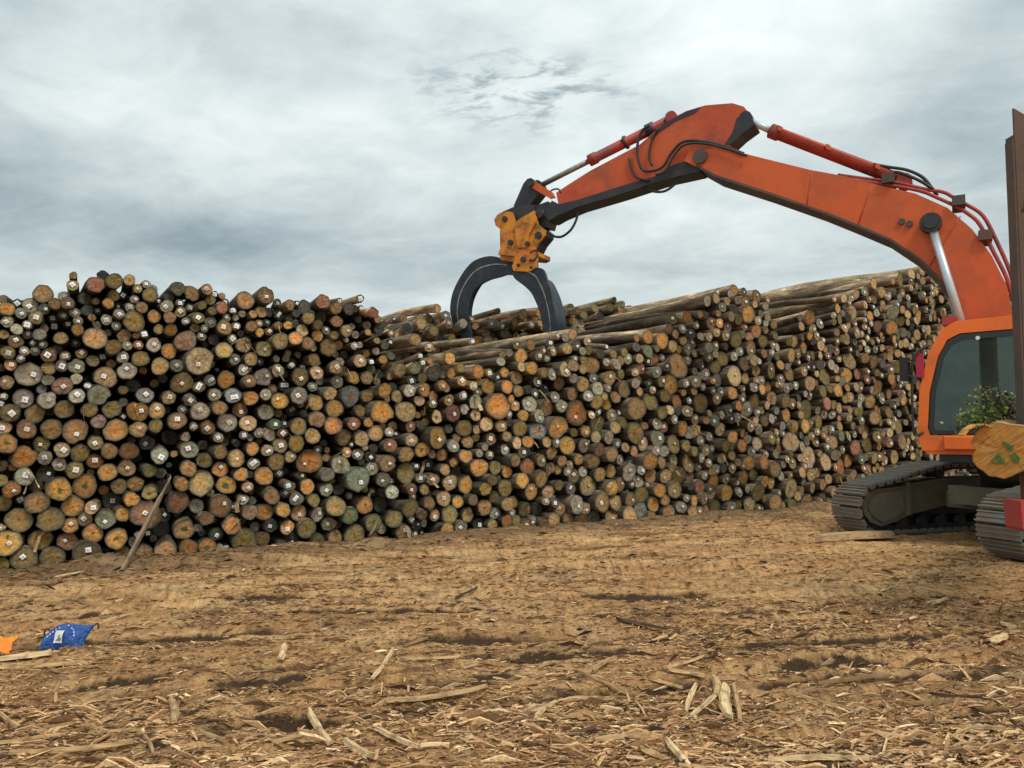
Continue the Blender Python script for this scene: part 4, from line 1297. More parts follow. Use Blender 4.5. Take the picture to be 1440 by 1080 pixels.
R_OUT = [(i[0] + (o[0] - i[0]) * kf, i[1] + (o[1] - i[1]) * kf) for o, i, kf in zip(R_OUT, R_IN, (1, 1, .95, .85, .78, .74, .74, .74, .74, .8, .9, 1))]
for O, I, offs in ((L_OUT, L_IN, (0.16, -0.24)), (R_OUT, R_IN, (0.40, 0.06, -0.28))):
    O, I = smooth2(O), smooth2(I)
    for off in offs:
        b = MB()
        b.poly_prism(*plate(O + I[::-1], off, 0.075))
        tn_ = b.build('tine', M['tine'], gr, bevel=0.016)
        b = MB()  # pale strip added as a painted highlight along the tine
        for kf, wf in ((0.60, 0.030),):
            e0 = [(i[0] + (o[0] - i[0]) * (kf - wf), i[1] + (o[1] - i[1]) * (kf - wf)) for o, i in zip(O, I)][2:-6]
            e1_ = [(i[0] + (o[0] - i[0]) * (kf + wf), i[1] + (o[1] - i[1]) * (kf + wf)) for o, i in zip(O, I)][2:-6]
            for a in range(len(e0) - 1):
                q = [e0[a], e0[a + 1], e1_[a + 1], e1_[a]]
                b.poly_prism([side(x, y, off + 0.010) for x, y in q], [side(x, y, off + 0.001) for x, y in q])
        b.build('highlight_strip', M['oldrod'], tn_)
    b = MB()                                                 # curved back plate that joins the tines
    sh = [(o[0] * 0.42 + i[0] * 0.58, o[1] * 0.42 + i[1] * 0.58) for o, i in zip(O, I)]
    so_ = [(o[0] * 0.62 + i[0] * 0.38, o[1] * 0.62 + i[1] * 0.38) for o, i in zip(O, I)]
    w0, w1 = max(offs) - 0.02, min(offs) - 0.08
    for a in range(2, 22):
        q = [so_[a], so_[a + 1], sh[a + 1], sh[a]]
        b.poly_prism([side(x, y, w0) for x, y in q], [side(x, y, w0) - LF * (w0 - w1) for x, y in q])
    b.build('tine_web', M['tine'], gr)

# cab
def cabpt(f, l, z):
    return local(f, l, z)


CL, CR = 1.42, 0.52
z0 = 1.36
OUT = [(1.26, z0), (1.31, 1.62), (1.27, 2.2), (1.15, 2.72), (0.98, 3.06), (0.78, 3.17), (0.1, 3.20), (-0.62, 3.17), (-0.72, 3.0), (-0.74, 2.2), (-0.74, 1.7), (-0.74, z0)]
INN = [(1.15, z0 + 0.22), (1.18, 1.68), (1.14, 2.2), (1.02, 2.70), (0.90, 2.93), (0.74, 3.01), (0.1, 3.03), (-0.48, 3.01), (-0.58, 2.9), (-0.60, 2.2), (-0.60, 1.8), (-0.58, z0 + 0.22)]
b = MB()
for l, th in ((CL, 0.07), (CR + 0.07, 0.07)):
    b.ring_prism([cabpt(f, l, z) for f, z in OUT], [cabpt(f, l, z) for f, z in INN], [cabpt(f, l - th, z) for f, z in OUT], [cabpt(f, l - th, z) for f, z in INN])
cab = b.build('cab', M['cab_orange'], ex, bevel=0.014)
b = MB()                                                     # roof skin between the two sides, bulging a little
roof = OUT[4:9]
ins = [(f * 0.97, z - 0.10) for f, z in roof]
b.poly_prism([cabpt(f, CL - 0.08, z + 0.025) for f, z in roof + ins[::-1]], [cabpt(f, CR + 0.08, z + 0.025) for f, z in roof + ins[::-1]])
b.build('roof', M['cab_orange'], cab, bevel=0.02)
b = MB()
b.poly_prism([cabpt(f, CL - 0.085, z) for f, z in ((1.24, z0 + 0.02), (1.28, 1.60), (1.22, 1.62), (1.18, z0 + 0.02))], [cabpt(f, CR + 0.085, z) for f, z in ((1.24, z0 + 0.02), (1.28, 1.60), (1.22, 1.62), (1.18, z0 + 0.02))])
b.build('front_sill', M['cab_orange'], cab, bevel=0.01)
b = MB()
b.poly_prism([cabpt(f, CL - 0.085, z) for f, z in ((-0.60, z0 + 0.02), (-0.60, 2.1), (-0.72, 2.1), (-0.72, z0 + 0.02))], [cabpt(f, CR + 0.085, z) for f, z in ((-0.60, z0 + 0.02), (-0.60, 2.1), (-0.72, 2.1), (-0.72, z0 + 0.02))])
b.poly_prism([cabpt(f, CL - 0.085, z) for f, z in ((1.17, z0 + 0.01), (1.17, z0 + 0.08), (-0.59, z0 + 0.08), (-0.59, z0 + 0.01))], [cabpt(f, CR + 0.085, z) for f, z in ((1.17, z0 + 0.01), (1.17, z0 + 0.08), (-0.59, z0 + 0.08), (-0.59, z0 + 0.01))])
b.build('floor_and_back', M['cab_grey'], cab)
# door sill step, skirt below the door
b = MB()
b.poly_prism([cabpt(f, CL + 0.075, z) for f, z in ((0.98, z0 + 0.03), (0.98, z0 + 0.19), (-0.74, z0 + 0.19), (-0.74, z0 + 0.03))], [cabpt(f, CL + 0.002, z) for f, z in ((0.98, z0 + 0.03), (0.98, z0 + 0.21), (-0.74, z0 + 0.21), (-0.74, z0 + 0.03))])
b.build('door_step', M['cab_orange'], cab, bevel=0.012)
b = MB()
b.poly_prism([cabpt(f, CL - 0.01, z) for f, z in ((1.24, z0 - 0.002), (-0.74, z0 - 0.002), (-0.74, z0 - 0.05), (1.17, z0 - 0.05))], [cabpt(f, CL - 0.12, z) for f, z in ((1.24, z0 - 0.002), (-0.74, z0 - 0.002), (-0.74, z0 - 0.05), (1.17, z0 - 0.05))])
b.build('skirt', M['cab_orange'], cab, bevel=0.01)
# door: black seal frame and tinted pane
SEAL_O = [(1.14, z0 + 0.235), (1.165, 1.68), (1.125, 2.2), (1.005, 2.69), (0.89, 2.915), (0.735, 2.995), (0.1, 3.015), (-0.47, 2.995), (-0.565, 2.89), (-0.585, 2.2), (-0.585, 1.8), (-0.565, z0 + 0.235)]
SEAL_I = [(1.03, z0 + 0.33), (1.05, 1.70), (1.01, 2.2), (0.90, 2.66), (0.80, 2.80), (0.68, 2.85), (0.1, 2.87), (-0.42, 2.85), (-0.49, 2.78), (-0.50, 2.2), (-0.50, 1.85), (-0.48, z0 + 0.33)]
SEAL_I = [(a[0] * .55 + o_[0] * .45, a[1] * .55 + o_[1] * .45) for a, o_ in zip(SEAL_I, SEAL_O)]
b = MB()
b.ring_prism(*[[cabpt(f, l, z) for f, z in q] for q, l in ((SEAL_O, CL - 0.004), (SEAL_I, CL - 0.004), (SEAL_O, CL - 0.05), (SEAL_I, CL - 0.05))])
door = b.build('door', M['seal'], cab, bevel=0.006)
b = MB()
b.poly_prism([cabpt(f, CL - 0.022, z) for f, z in SEAL_I], [cabpt(f, CL - 0.028, z) for f, z in SEAL_I])
b.build('door_pane', M['glass'], door)
b = MB()
b.poly_prism([cabpt(f, CR + 0.03, z) for f, z in INN], [cabpt(f, CR + 0.036, z) for f, z in INN])
b.build('side_pane', M['glass'], cab)
b = MB()
fr_o = [(1.27, 1.63), (1.23, 2.2), (1.11, 2.70), (0.95, 3.0)]
b.poly_prism([cabpt(f - 0.03, CL - 0.09, z) for f, z in fr_o] + [cabpt(f - 0.036, CL - 0.09, z) for f, z in fr_o[::-1]], [cabpt(f - 0.03, CR + 0.09, z) for f, z in fr_o] + [cabpt(f - 0.036, CR + 0.09, z) for f, z in fr_o[::-1]])
b.build('windshield', M['glass'], cab)
b = MB()
b.poly_prism([cabpt(f, CL - 0.09, z) for f, z in ((-0.65, 2.12), (-0.65, 3.05), (-0.656, 3.05), (-0.656, 2.12))], [cabpt(f, CR + 0.09, z) for f, z in ((-0.65, 2.12), (-0.65, 3.05), (-0.656, 3.05), (-0.656, 2.12))])
b.build('rear_pane', M['glass'], cab)
# seat, consoles, blind strip
b = MB()
b.box(cabpt(0.02, 0.90, 1.78), FW, LF, UPZ, 0.27, 0.25, 0.09)
b.box(cabpt(-0.27, 0.90, 2.16), (FW * 0.14 + UPZ), LF, (FW - UPZ * 0.14), 0.42, 0.24, 0.07)
b.box(cabpt(-0.33, 0.90, 2.68), (FW * 0.14 + UPZ), LF, (FW - UPZ * 0.14), 0.12, 0.14, 0.055)
b.box(cabpt(0.0, 0.90, 1.57), FW, LF, UPZ, 0.2, 0.2, 0.12)
b.build('seat', M['seat'], cab, bevel=0.03)
b = MB()
for l in (1.20, 0.60):
    b.box(cabpt(0.12, l, 1.86), FW, LF, UPZ, 0.34, 0.085, 0.11)
    b.tube([cabpt(0.40, l, 1.95), cabpt(0.45, l, 2.12)], 0.02, 8)
    b.tube([cabpt(0.45, l, 2.12), cabpt(0.46, l, 2.20)], 0.035, 8)
b.box(cabpt(0.98, 0.56, 1.75), FW, LF, UPZ, 0.1, 0.08, 0.26)
b.build('console', M['seat'], cab, bevel=0.015)
b = MB()
b.box(cabpt(0.36, 0.60, 2.25), FW, LF, UPZ, 0.022, 0.02, 0.76)
b.build('rear_post', M['seal'], cab)
b = MB()
q = cabpt(0.53, CL - 0.002, 2.93)
b.tube([q, q + LF * 0.02], 0.028, 12)
b.build('lock_stud', M['white'], door)
b = MB()
b.box(cabpt(0.10, CL + 0.078, z0 + 0.125), FW, LF, UPZ, 0.15, 0.003, 0.030)
b.build('sticker', M['white'], cab)
b = MB()
b.box(cabpt(0.37, CL + 0.078, z0 + 0.125), FW, LF, UPZ, 0.09, 0.003, 0.026)
b.build('pink_sticker', paint('pink_sticker', (0.62, 0.12, 0.12), scale=20.0), cab)
b = MB()
b.box(cabpt(0.02, CL - 0.018, 2.70), FW, LF, UPZ, 0.055, 0.002, 0.05)
b.build('glass_sticker', M['cab_grey'], door)
# handrail, mirror, lamp bracket at the front post
b = MB()
b.tube(spline([cabpt(1.24, CL, 1.62), cabpt(1.33, CL + 0.05, 1.58), cabpt(1.36, CL + 0.06, 1.66), cabpt(1.36, CL + 0.06, 2.2), cabpt(1.34, CL + 0.06, 2.62), cabpt(1.26, CL + 0.06, 2.78), cabpt(1.12, CL + 0.01, 2.86)], 5), 0.017, 8)
b.build('handrail', M['rubber'], cab)
b = MB()
b.box(cabpt(1.44, CL + 0.10, 2.52), (FW * 0.5 + LF), (FW - LF * 0.5), UPZ, 0.085, 0.025, 0.17)
mi = b.build('mirror', M['seal'], cab, bevel=0.02)
b = MB()
b.tube([cabpt(1.34, CL + 0.06, 2.60), cabpt(1.42, CL + 0.08, 2.64)], 0.014, 8)
b.tube([cabpt(1.34, CL + 0.06, 2.40), cabpt(1.42, CL + 0.08, 2.44)], 0.014, 8)
b.build('mirror_arm', M['rubber'], mi)
b = MB()
b.box(cabpt(1.25, CL - 0.02, 2.58), FW, LF, UPZ, 0.05, 0.05, 0.17)
b.build('red_reflector', paint('red_reflector', (0.42, 0.012, 0.05), scale=9.0), cab, bevel=0.02)
b = MB()
q = cabpt(0.86, CL - 0.25, 3.17)
b.box(q + UPZ * 0.05, FW, LF, UPZ, 0.10, 0.07, 0.06)
b.build('roof_lamp', M['red'], cab, bevel=0.02)

# deck, engine house and counterweight behind the cab
b = MB()
b.box(local(-0.75, 0.0, 1.265), FW, LF, UPZ, 1.80, 1.36, 0.065)
b.build('deck', M['black'], ex, bevel=0.02)
b = MB()
b.box(local(-1.85, 0.0, 1.90), FW, LF, UPZ, 0.85, 1.45, 0.60)
b.box(local(-0.2, -0.98, 1.72), FW, LF, UPZ, 1.25, 0.46, 0.42)
b.build('engine_house', M['orange'], ex, bevel=0.06)
b = MB()
cw = [(-2.72, 1.05), (-2.72, 2.35), (-2.95, 2.35), (-3.25, 2.1), (-3.32, 1.5), (-3.15, 1.05)]
b.poly_prism([local(f, 1.45, z) for f, z in cw], [local(f, -1.45, z) for f, z in cw])
b.build('counterweight', M['black'], ex, bevel=0.06)

# crawler undercarriage
TU = np.array([-0.95, -0.312, 0.0]); TU /= np.linalg.norm(TU)
TV = np.array([-TU[1], TU[0], 0.0])                           # towards the camera-right track
TC = CEN + np.array([0.12, 0.03, 0])
b = MB()
b.tube([TC + UPZ * 0.80, TC + UPZ * 1.195], 0.62, 28)
b.build('slew_ring', M['black'], ex)
b = MB()
b.box(TC + UPZ * 0.66, TU, TV, UPZ, 0.75, 0.75, 0.14)
b.box(TC + UPZ * 0.56 + TU * 0.25, TU, TV, UPZ, 0.22, 1.05, 0.13)
b.box(TC + UPZ * 0.56 - TU * 0.8, TU, TV, UPZ, 0.22, 1.05, 0.13)
b.build('car_body', M['frame'], ex, bevel=0.03)


def track_path():
    """link line in the track plane (forward s, height z), clockwise from the front sprocket bottom"""
    P = []
    for a in np.linspace(-90, 75, 16):
        P.append((1.85 + 0.365 * math.cos(math.radians(a)), 0.435 + 0.365 * math.sin(math.radians(a))))
    P += [(1.5, 0.865), (1.1, 0.965), (0.75, 1.045), (0.45, 1.09), (0.0, 1.10), (-0.4, 1.095), (-0.9, 1.10), (-1.3, 1.09), (-1.65, 1.06)]
    for a in np.linspace(90, 270, 16):
        P.append((-1.95 + 0.48 * math.cos(math.radians(a)), 0.55 + 0.48 * math.sin(math.radians(a))))
    P += [(-1.2, 0.07), (0, 0.07), (1.2, 0.07)]
    return np.array(P)


def resample(P, step):
    Q = np.vstack([P, P[:1]])
    seg = np.linalg.norm(np.diff(Q, axis=0), axis=1)
    cum = np.concatenate([[0], np.cumsum(seg)])
    n = int(round(cum[-1] / step))
    out_ = []
    for i in range(n):
        t = cum[-1] * i / n
        j = min(np.searchsorted(cum, t, side='right') - 1, len(seg) - 1)
        f = (t - cum[j]) / seg[j]
        p_ = Q[j] * (1 - f) + Q[j + 1] * f
        t2 = (t + 0.03) % cum[-1]
        j2 = min(np.searchsorted(cum, t2, side='right') - 1, len(seg) - 1)
        f2 = (t2 - cum[j2]) / seg[j2]
        q_ = Q[j2] * (1 - f2) + Q[j2 + 1] * f2
        d = (q_ - p_) / np.linalg.norm(q_ - p_)
        out_.append((p_, d))
    return out_


# one shoe: plate with three grouser bars, overlapped edge, two link lugs beneath
bm_ = MB()
PW = 0.30
X_, Y_, Z_ = Vector((1, 0, 0)), Vector((0, 1, 0)), Vector((0, 0, 1))
bm_.box((0, 0, 0.0), X_, Y_, Z_, 0.080, PW, 0.010)
for sx, hh in ((-0.064, 0.032), (0.0, 0.024), (0.062, 0.024)):
    pr = [(sx - 0.013, 0.0101), (sx - 0.007, 0.010 + hh), (sx + 0.007, 0.010 + hh), (sx + 0.013, 0.0101)]
    bm_.poly_prism([(x, PW * 0.998, z) for x, z in pr], [(x, -PW * 0.998, z) for x, z in pr])
for sy in (-PW + 0.012, PW - 0.012):                         # turned-down ends of the plate
    bm_.box((0.0, sy, -0.028), X_, Y_, Z_, 0.055, 0.010, 0.0175)
lug = MB()
for sy in (-0.12, 0.12):
    lug.box((0, sy, -0.055), X_, Y_, Z_, 0.095, 0.022, 0.042)
lug.box((0.06, 0, -0.062), X_, Y_, Z_, 0.018, 0.1205, 0.018)
bmesh.ops.recalc_face_normals(bm_.bm, faces=bm_.bm.faces[:])
shoe_me = bpy.data.meshes.new('track_shoe')
bm_.bm.to_mesh(shoe_me); bm_.bm.free(); shoe_me.materials.append(M['shoe'])
bmesh.ops.recalc_face_normals(lug.bm, faces=lug.bm.faces[:])
lug_me = bpy.data.meshes.new('track_link')
lug.bm.to_mesh(lug_me); lug.bm.free(); lug_me.materials.append(M['black'])

FRAME = [(2.07, 0.44), (2.04, 0.57), (1.95, 0.68), (1.82, 0.735), (1.25, 0.765), (1.16, 0.80), (0.55, 0.865), (-0.2, 0.885), (-1.75, 0.88), (-1.95, 0.72), (-1.95, 0.50), (-1.6, 0.46), (-0.2, 0.47),
         (0.35, 0.45), (1.12, 0.32), (1.45, 0.21), (1.72, 0.15), (1.92, 0.22), (2.03, 0.34)]
for sgn in (-1, 1):
    tc_ = TC + TV * sgn * 1.31
    track = bpy.data.objects.new('crawler_track', None)
    COL.objects.link(track)
    track.parent = ex
    track.location = Vector(tc_) - Vector(CEN)
    ORIGIN[track.name] = Vector(tc_)
    pt = lambda s, l, z: tc_ + TU * s + TV * l + UPZ * z
    for i, (p_, d) in enumerate(resample(track_path(), 0.172)):
        T3 = Vector(TU) * d[0] + Vector(UPZ) * d[1]
        N3 = Vector(TU) * d[1] - Vector(UPZ) * d[0]
        W3 = N3.cross(T3)
        mat = Matrix((T3, W3, N3)).transposed().to_4x4()
        mat.translation = Vector(TU) * p_[0] + Vector(UPZ) * p_[1] + N3 * 0.012
        o = bpy.data.objects.new('track_shoe', shoe_me)
        COL.objects.link(o)
        o.parent = track
        o.matrix_local = mat
        o2 = bpy.data.objects.new('track_link', lug_me)
        COL.objects.link(o2)
        o2.parent = track
        o2.matrix_local = mat
    for face in (0.185, -0.185):
        b = MB()
        s_ = 1 if face > 0 else -1
        b.poly_prism([pt(s, face, z) for s, z in FRAME], [pt(s, face - s_ * 0.12, z) for s, z in FRAME])
        ringo = [(s, z) for s, z in FRAME[:5]] + [(1.24, 0.60), (1.13, 0.305)] + FRAME[14:]
        b.build('track_frame', M['frame'], track, bevel=0.02)
        b = MB()                                             # raised cheek over the idler, and the weld bead at its edge
        ck = [(1.98, 0.44), (1.95, 0.56), (1.87, 0.63), (1.77, 0.675), (1.30, 0.71), (1.27, 0.40), (1.47, 0.28), (1.72, 0.22), (1.86, 0.29), (1.94, 0.37)]
        b.poly_prism([pt(s, face + s_ * 0.03, z) for s, z in ck], [pt(s, face + s_ * 0.001, z) for s, z in ck])
        b.build('idler_cheek', M['frame'], track, bevel=0.012)
        b = MB()
        b.box(pt(1.19, face + s_ * 0.03, 0.57), TU, TV, UPZ, 0.025, 0.028, 0.26)
        b.build('gusset', M['frame'], track, bevel=0.008)
        b = MB()
        b.poly_prism([pt(s, face + s_ * 0.035, z) for s, z in ((1.13, 0.806), (0.55, 0.87), (-0.2, 0.89), (-1.7, 0.885), (-1.7, 0.855), (-0.2, 0.86), (0.55, 0.84), (1.13, 0.776))],
                     [pt(s, face + s_ * 0.001, z) for s, z in ((1.13, 0.806), (0.55, 0.87), (-0.2, 0.89), (-1.7, 0.885), (-1.7, 0.855), (-0.2, 0.86), (0.55, 0.84), (1.13, 0.776))])
        b.build('top_rail', M['frame'], track)
    b = MB()                                                 # added black box, keeps daylight from showing through between the rollers
    b.box(pt(-0.15, 0, 0.30), TU, TV, UPZ, 1.65, 0.05, 0.17)
    b.build('daylight_block', M['black'], track)
    for s, z, r, nm in ((1.85, 0.435, 0.325, 'idler_wheel'), (-1.95, 0.55, 0.42, 'drive_sprocket'), (0.45, 0.965, 0.085, 'carrier_roller'), (-0.75, 0.975, 0.085, 'carrier_roller'),
                        *[(q, 0.19, 0.105, 'track_roller') for q in (1.25, 0.85, 0.45, 0.05, -0.35, -0.75, -1.15, -1.5)]):
        b = MB()
        b.tube([pt(s, -0.15, z), pt(s, -0.07, z), pt(s, -0.069, z), pt(s, 0.069, z), pt(s, 0.07, z), pt(s, 0.15, z)], [r, r, r * .82, r * .82, r, r], 24 if r > .2 else 14)
        b.build(nm, M['black'], track)
# ---------------------------------------------------------------- log trailer at the right edge, its load, the sprig on it
TY = 6.25
TD = np.array([0.80, 0.60, 0.0])                              # trailer runs off to the right and away
TN = np.array([0.60, -0.80, 0.0])


def at_depth(x, y, Y):
    d = ray(x, y)
    return EYE + d * (Y / d[1])


sb = at_depth(1414, 590, TY)
trl = thing('log_trailer', (float(sb[0]) + 0.3, float(sb[1]) + 0.1, 0.0), 'red log trailer with a tall rusty brown stake at the right edge', 'trailer')
b = MB()
xl = at_depth(1422, 400, TY + 0.125)[0]
xr = xl + 0.26
zt, zb = at_depth(1416, 152, TY)[2], 1.02
# U-section stake: web facing the camera, two flanges going back, sloping cap
b.poly_prism([(xl, TY, zb), (xl, TY, zt), (xr, TY, zt - 0.16), (xr, TY, zb)], [(xl, TY + 0.02, zb), (xl, TY + 0.02, zt), (xr, TY + 0.02, zt - 0.16), (xr, TY + 0.02, zb)])
for x in (xl + 0.001, xr - 0.021):
    b.box((x + 0.01, TY + 0.072, (zb + zt) / 2 - 0.1), X_, Y_, Z_, 0.010, 0.050, (zt - zb) / 2 - 0.12)
b.build('stake', M['rust'], trl, bevel=0.004)
b = MB()
b.box((xl - 0.009, TY + 0.055, at_depth(1412, 196, TY)[2] - 1.42), X_, Y_, Z_, 0.008, 0.05, 1.42)
b.build('stake_rib', M['rust'], trl, bevel=0.004)
b = MB()
b.poly_prism([(xl + 0.03, TY - 0.02, 3.45), (xl + 0.15, TY - 0.02, 3.75), (xl + 0.19, TY - 0.02, 3.75), (xl + 0.07, TY - 0.02, 3.45)],
             [(xl + 0.03, TY - 0.001, 3.45), (xl + 0.15, TY - 0.001, 3.75), (xl + 0.19, TY - 0.001, 3.75), (xl + 0.07, TY - 0.001, 3.45)])
b.build('weld_strap', M['rust'], trl)
b = MB()
z1, z2 = at_depth(1412, 746, TY)[2], at_depth(1412, 703, TY)[2]
bx = at_depth(1411, 720, TY + 0.12)[0]
b.poly_prism([(bx, TY - 0.10, z2), (bx + 0.01, TY - 0.10, z1 + 0.03), (bx + 0.04, TY - 0.10, z1), (bx + 2.2, TY - 0.10, z1), (bx + 2.2, TY - 0.10, z2)],
             [(bx, TY + 0.12, z2), (bx + 0.01, TY + 0.12, z1 + 0.03), (bx + 0.04, TY + 0.12, z1), (bx + 2.2, TY + 0.12, z1), (bx + 2.2, TY + 0.12, z2)])
b.build('bolster_beam', M['trailer_red'], trl, bevel=0.012)
b = MB()
b.box((xl + 0.15, TY + 0.06, z2 + 0.075), X_, Y_, Z_, 0.10, 0.10, 0.072)
b.build('stake_pocket', paint('tan_primer_steel', (0.36, 0.235, 0.10), (0.12, 0.08, 0.05), 0.5, 0.7, scale=5.0), trl, bevel=0.01)
for s in (0.75, 1.55):
    b = MB()
    c0 = np.array([bx + s, TY + 0.1, z1 - 0.14])
    b.box(c0 + TD * 1.8, TD, TN, UPZ, 2.3, 0.06, 0.135)
    b.build('chassis_rail', M['trailer_red'], trl, bevel=0.01)
for s, q in ((0.7, 0.35), (0.7, 1.75), (2.0, 0.35), (2.0, 1.75)):
    b = MB()
    c0 = np.array([bx + 0.72, TY + 0.1, 0.48]) + TD * (s + 0.6) + np.array([q * 0.9 - 0.35, 0, 0])
    b.tube([c0 - TN * 0.13, c0 - TN * 0.11, c0 + TN * 0.11, c0 + TN * 0.13], [0.42, 0.47, 0.47, 0.42], 26)
    wh = b.build('wheel', M['rubber'], trl)
    b = MB()
    b.tube([c0 - TN * 0.135, c0 + TN * 0.135], 0.23, 20)
    b.build('rim', M['rust'], wh)

LA = np.array([0.66, 0.74, 0.10]); LA /= np.linalg.norm(LA)


def load_log(px, py, Y, r, length, label, code, axis, mark=False):
    end = at_depth(px, py, Y)
    (V, F, bt), (CV, CF, ct, ch, cuv), fr = log_shape(end, axis, r, length, code, sides=28, bark=np.array((.42, .27, .12)), tilt=(0.05, 0.02), wob=0.06)
    g = np.array((.52, .27, .065, 1.0))
    ct[:] = g
    ch[:] = np.array((.55, .215, .04, 1.0))
    o = link('trailer_log', mesh_data('trailer_log', V, F, [M['bark']], smooth=[True] * (len(F) - 1) + [False], attrs=dict(tone=bt)), loc=tuple(end))
    tag(o, label, 'log')
    link('cut_face', mesh_data('cut_face', CV, CF, [M['cut_yellow']], attrs=dict(tone=ct, heart=ch, cut=cuv)), o)
    return o, end, fr


# yellow sawn face with coarse diagonal saw marks
m, k, p, out = material('fresh_sawn_end')
tone, heart = attr(k, 'tone'), attr(k, 'heart')
cut = attr(k, 'cut', 'Vector')
pos = k.n('ShaderNodeNewGeometry').outputs['Position']
nz = k.noise(pos, 9.0, 5, 0.6)
c = k.mix(k.step(nz, 0.40, 0.62), tone, heart)
saw = k.noise(k.mapping(cut, (1.2, 15.0, 1.0), (0, 0, -0.62)), 1.0, 4, 0.65)
c = k.mix(1.0, c, k.ramp(saw, [(0.30, 0.50), (0.5, 0.98), (0.7, 1.2)]), 'MULTIPLY')
c = k.mix(k.m('MULTIPLY', k.step(k.v('LENGTH', cut, out=1), 0.93, 1.0), 0.7), c, (0.22, 0.11, 0.03))
c = k.mix(k.m('MULTIPLY', k.step(k.noise(pos, 20.0, 4, 0.7), 0.55, 0.7), 0.4), c, (0.20, 0.10, 0.03))
k.put(p.inputs['Base Color'], c)
p.inputs['Roughness'].default_value = 0.85
bump(k, p, saw, 0.6, 0.012)
M['cut_yellow'] = m

lo, lend, lfr = load_log(1410, 632, TY - 0.12, 0.215, 3.6, 'yellow sawn log with a green recycling mark lying on the trailer', 'o', LA)
e1, e2, ax, t1, t2 = lfr
gm_ = MB()
fs = 0.215 / 36.0
for blob in ([(0, -15), (8, -8), (11, -10), (9, -1), (2, -4), (4, -6), (-2, -10)], [(-7, 1), (-2, 10), (-1, 16), (-14, 15), (-15, 10), (-11, 8)], [(11, 0), (17, 8), (15, 14), (9, 14), (10, 9), (6, 6)]):
    def onface(x, y, lift):
        x, y = (x + 2) * fs, -(y + 3) * fs
        return lend + e1 * x + e2 * y + ax * (x * t1 + y * t2 - lift)
    gm_.poly_prism([onface(x, y, 0.019) for x, y in blob], [onface(x, y, 0.003) for x, y in blob])
gm_.build('recycling_mark', M['green_mark'], lo)
load_log(1466, 588, TY + 0.35, 0.17, 3.4, 'paler tan log lying on top of the yellow log behind the stake', 't', LA)
load_log(1478, 645, TY + 0.2, 0.20, 3.6, 'sawn log beside the yellow log at the photo edge, mostly hidden', 't', LA)

# curled strip of bark peeling off the load
m_ = MB()
pp = [at_depth(x, y, TY - 0.05) for x, y in ((1352, 612), (1358, 604), (1368, 598), (1380, 597), (1394, 601), (1412, 598))]
for a, c_ in zip(pp, pp[1:]):
    m_.box((a + c_) / 2, (c_ - a) / np.linalg.norm(c_ - a), Y_, Vector(np.cross((c_ - a) / np.linalg.norm(c_ - a), Y_)), np.linalg.norm(c_ - a) / 2 + 0.004, 0.045, 0.006)
pl = m_.build('bark_strip', paint('fresh_bark', (0.55, 0.27, 0.055), (0.25, 0.12, 0.04), 0.5, 0.8, scale=9.0), None, loc=tuple(pp[0]))
tag(pl, 'curled orange strip of bark sticking out from the yellow log', 'bark strip')

# leafy sprig lying on the load, in front of the cab door
sp0 = at_depth(1428, 600, TY + 0.45)
sprig = thing('leafy_branch', tuple(sp0), 'leafy green branch with dry purple leaves lying on the load before the cab door', 'branch')
tips = []
m_ = MB()
for (x, y) in ((1345, 596), (1352, 582), (1362, 566), (1368, 549), (1384, 556), (1398, 548), (1408, 555), (1420, 564), (1376, 585), (1392, 578), (1412, 585), (1360, 590)):
    tip = at_depth(x, y, TY + 0.45 + rng.uniform(-0.18, 0.18))
    mid = (sp0 + tip) / 2 + np.array([0, rng.uniform(-.05, .05), rng.uniform(-0.02, 0.06)])
    pts = spline([sp0, mid, tip], 5)
    m_.tube(pts, list(np.linspace(0.009, 0.003, len(pts))), 5)
    tips.append([np.array(q) for q in pts])
m_.build('stem', M['rust'], sprig)
m, k, p, out = material('leaf')
tone = attr(k, 'tone')
k.put(p.inputs['Base Color'], tone)
p.inputs['Roughness'].default_value = 0.6
M['leaf'] = m
V, F, TNE = [], [], []
for pts in tips:
    for _ in range(46):
        q = pts[rng.integers(3, len(pts))] + rng.normal(0, 0.038, 3)
        a = rng.normal(0, 1, 3); a /= np.linalg.norm(a)
        c_ = np.cross(a, rng.normal(0, 1, 3)); c_ /= np.linalg.norm(c_)
        L_, W_l = rng.uniform(0.024, 0.046), rng.uniform(0.010, 0.018)
        nn = np.cross(a, c_) * 0.006
        i0 = len(V)
        V += [q, q + a * L_ * .5 + c_ * W_l + nn, q + a * L_, q + a * L_ * .5 - c_ * W_l + nn]
        F.append((i0, i0 + 1, i0 + 2, i0 + 3))
        u_ = rng.random()
        cx = pts[-1][0]
        purple = (cx > at_depth(1380, 560, TY + .45)[0]) and u_ < 0.5
        colr = np.array((.085, .045, .062) if purple else ((.17, .26, .035) if u_ < .75 else (.30, .34, .06))) * rng.uniform(.55, 1.25)
        TNE += [[*colr, 1]] * 4
lv = link('leaves', mesh_data('leaves', np.array(V) - np.array(ORIGIN[sprig.name]), F, [M['leaf']], attrs=dict(tone=TNE)), sprig)
lv['kind'] = 'stuff'

# ---------------------------------------------------------------- slabs and splinters lying on the bark floor
PALE, TAN, BRN, DRK = (.70, .50, .27), (.55, .36, .175), (.30, .18, .085), (.07, .045, .03)


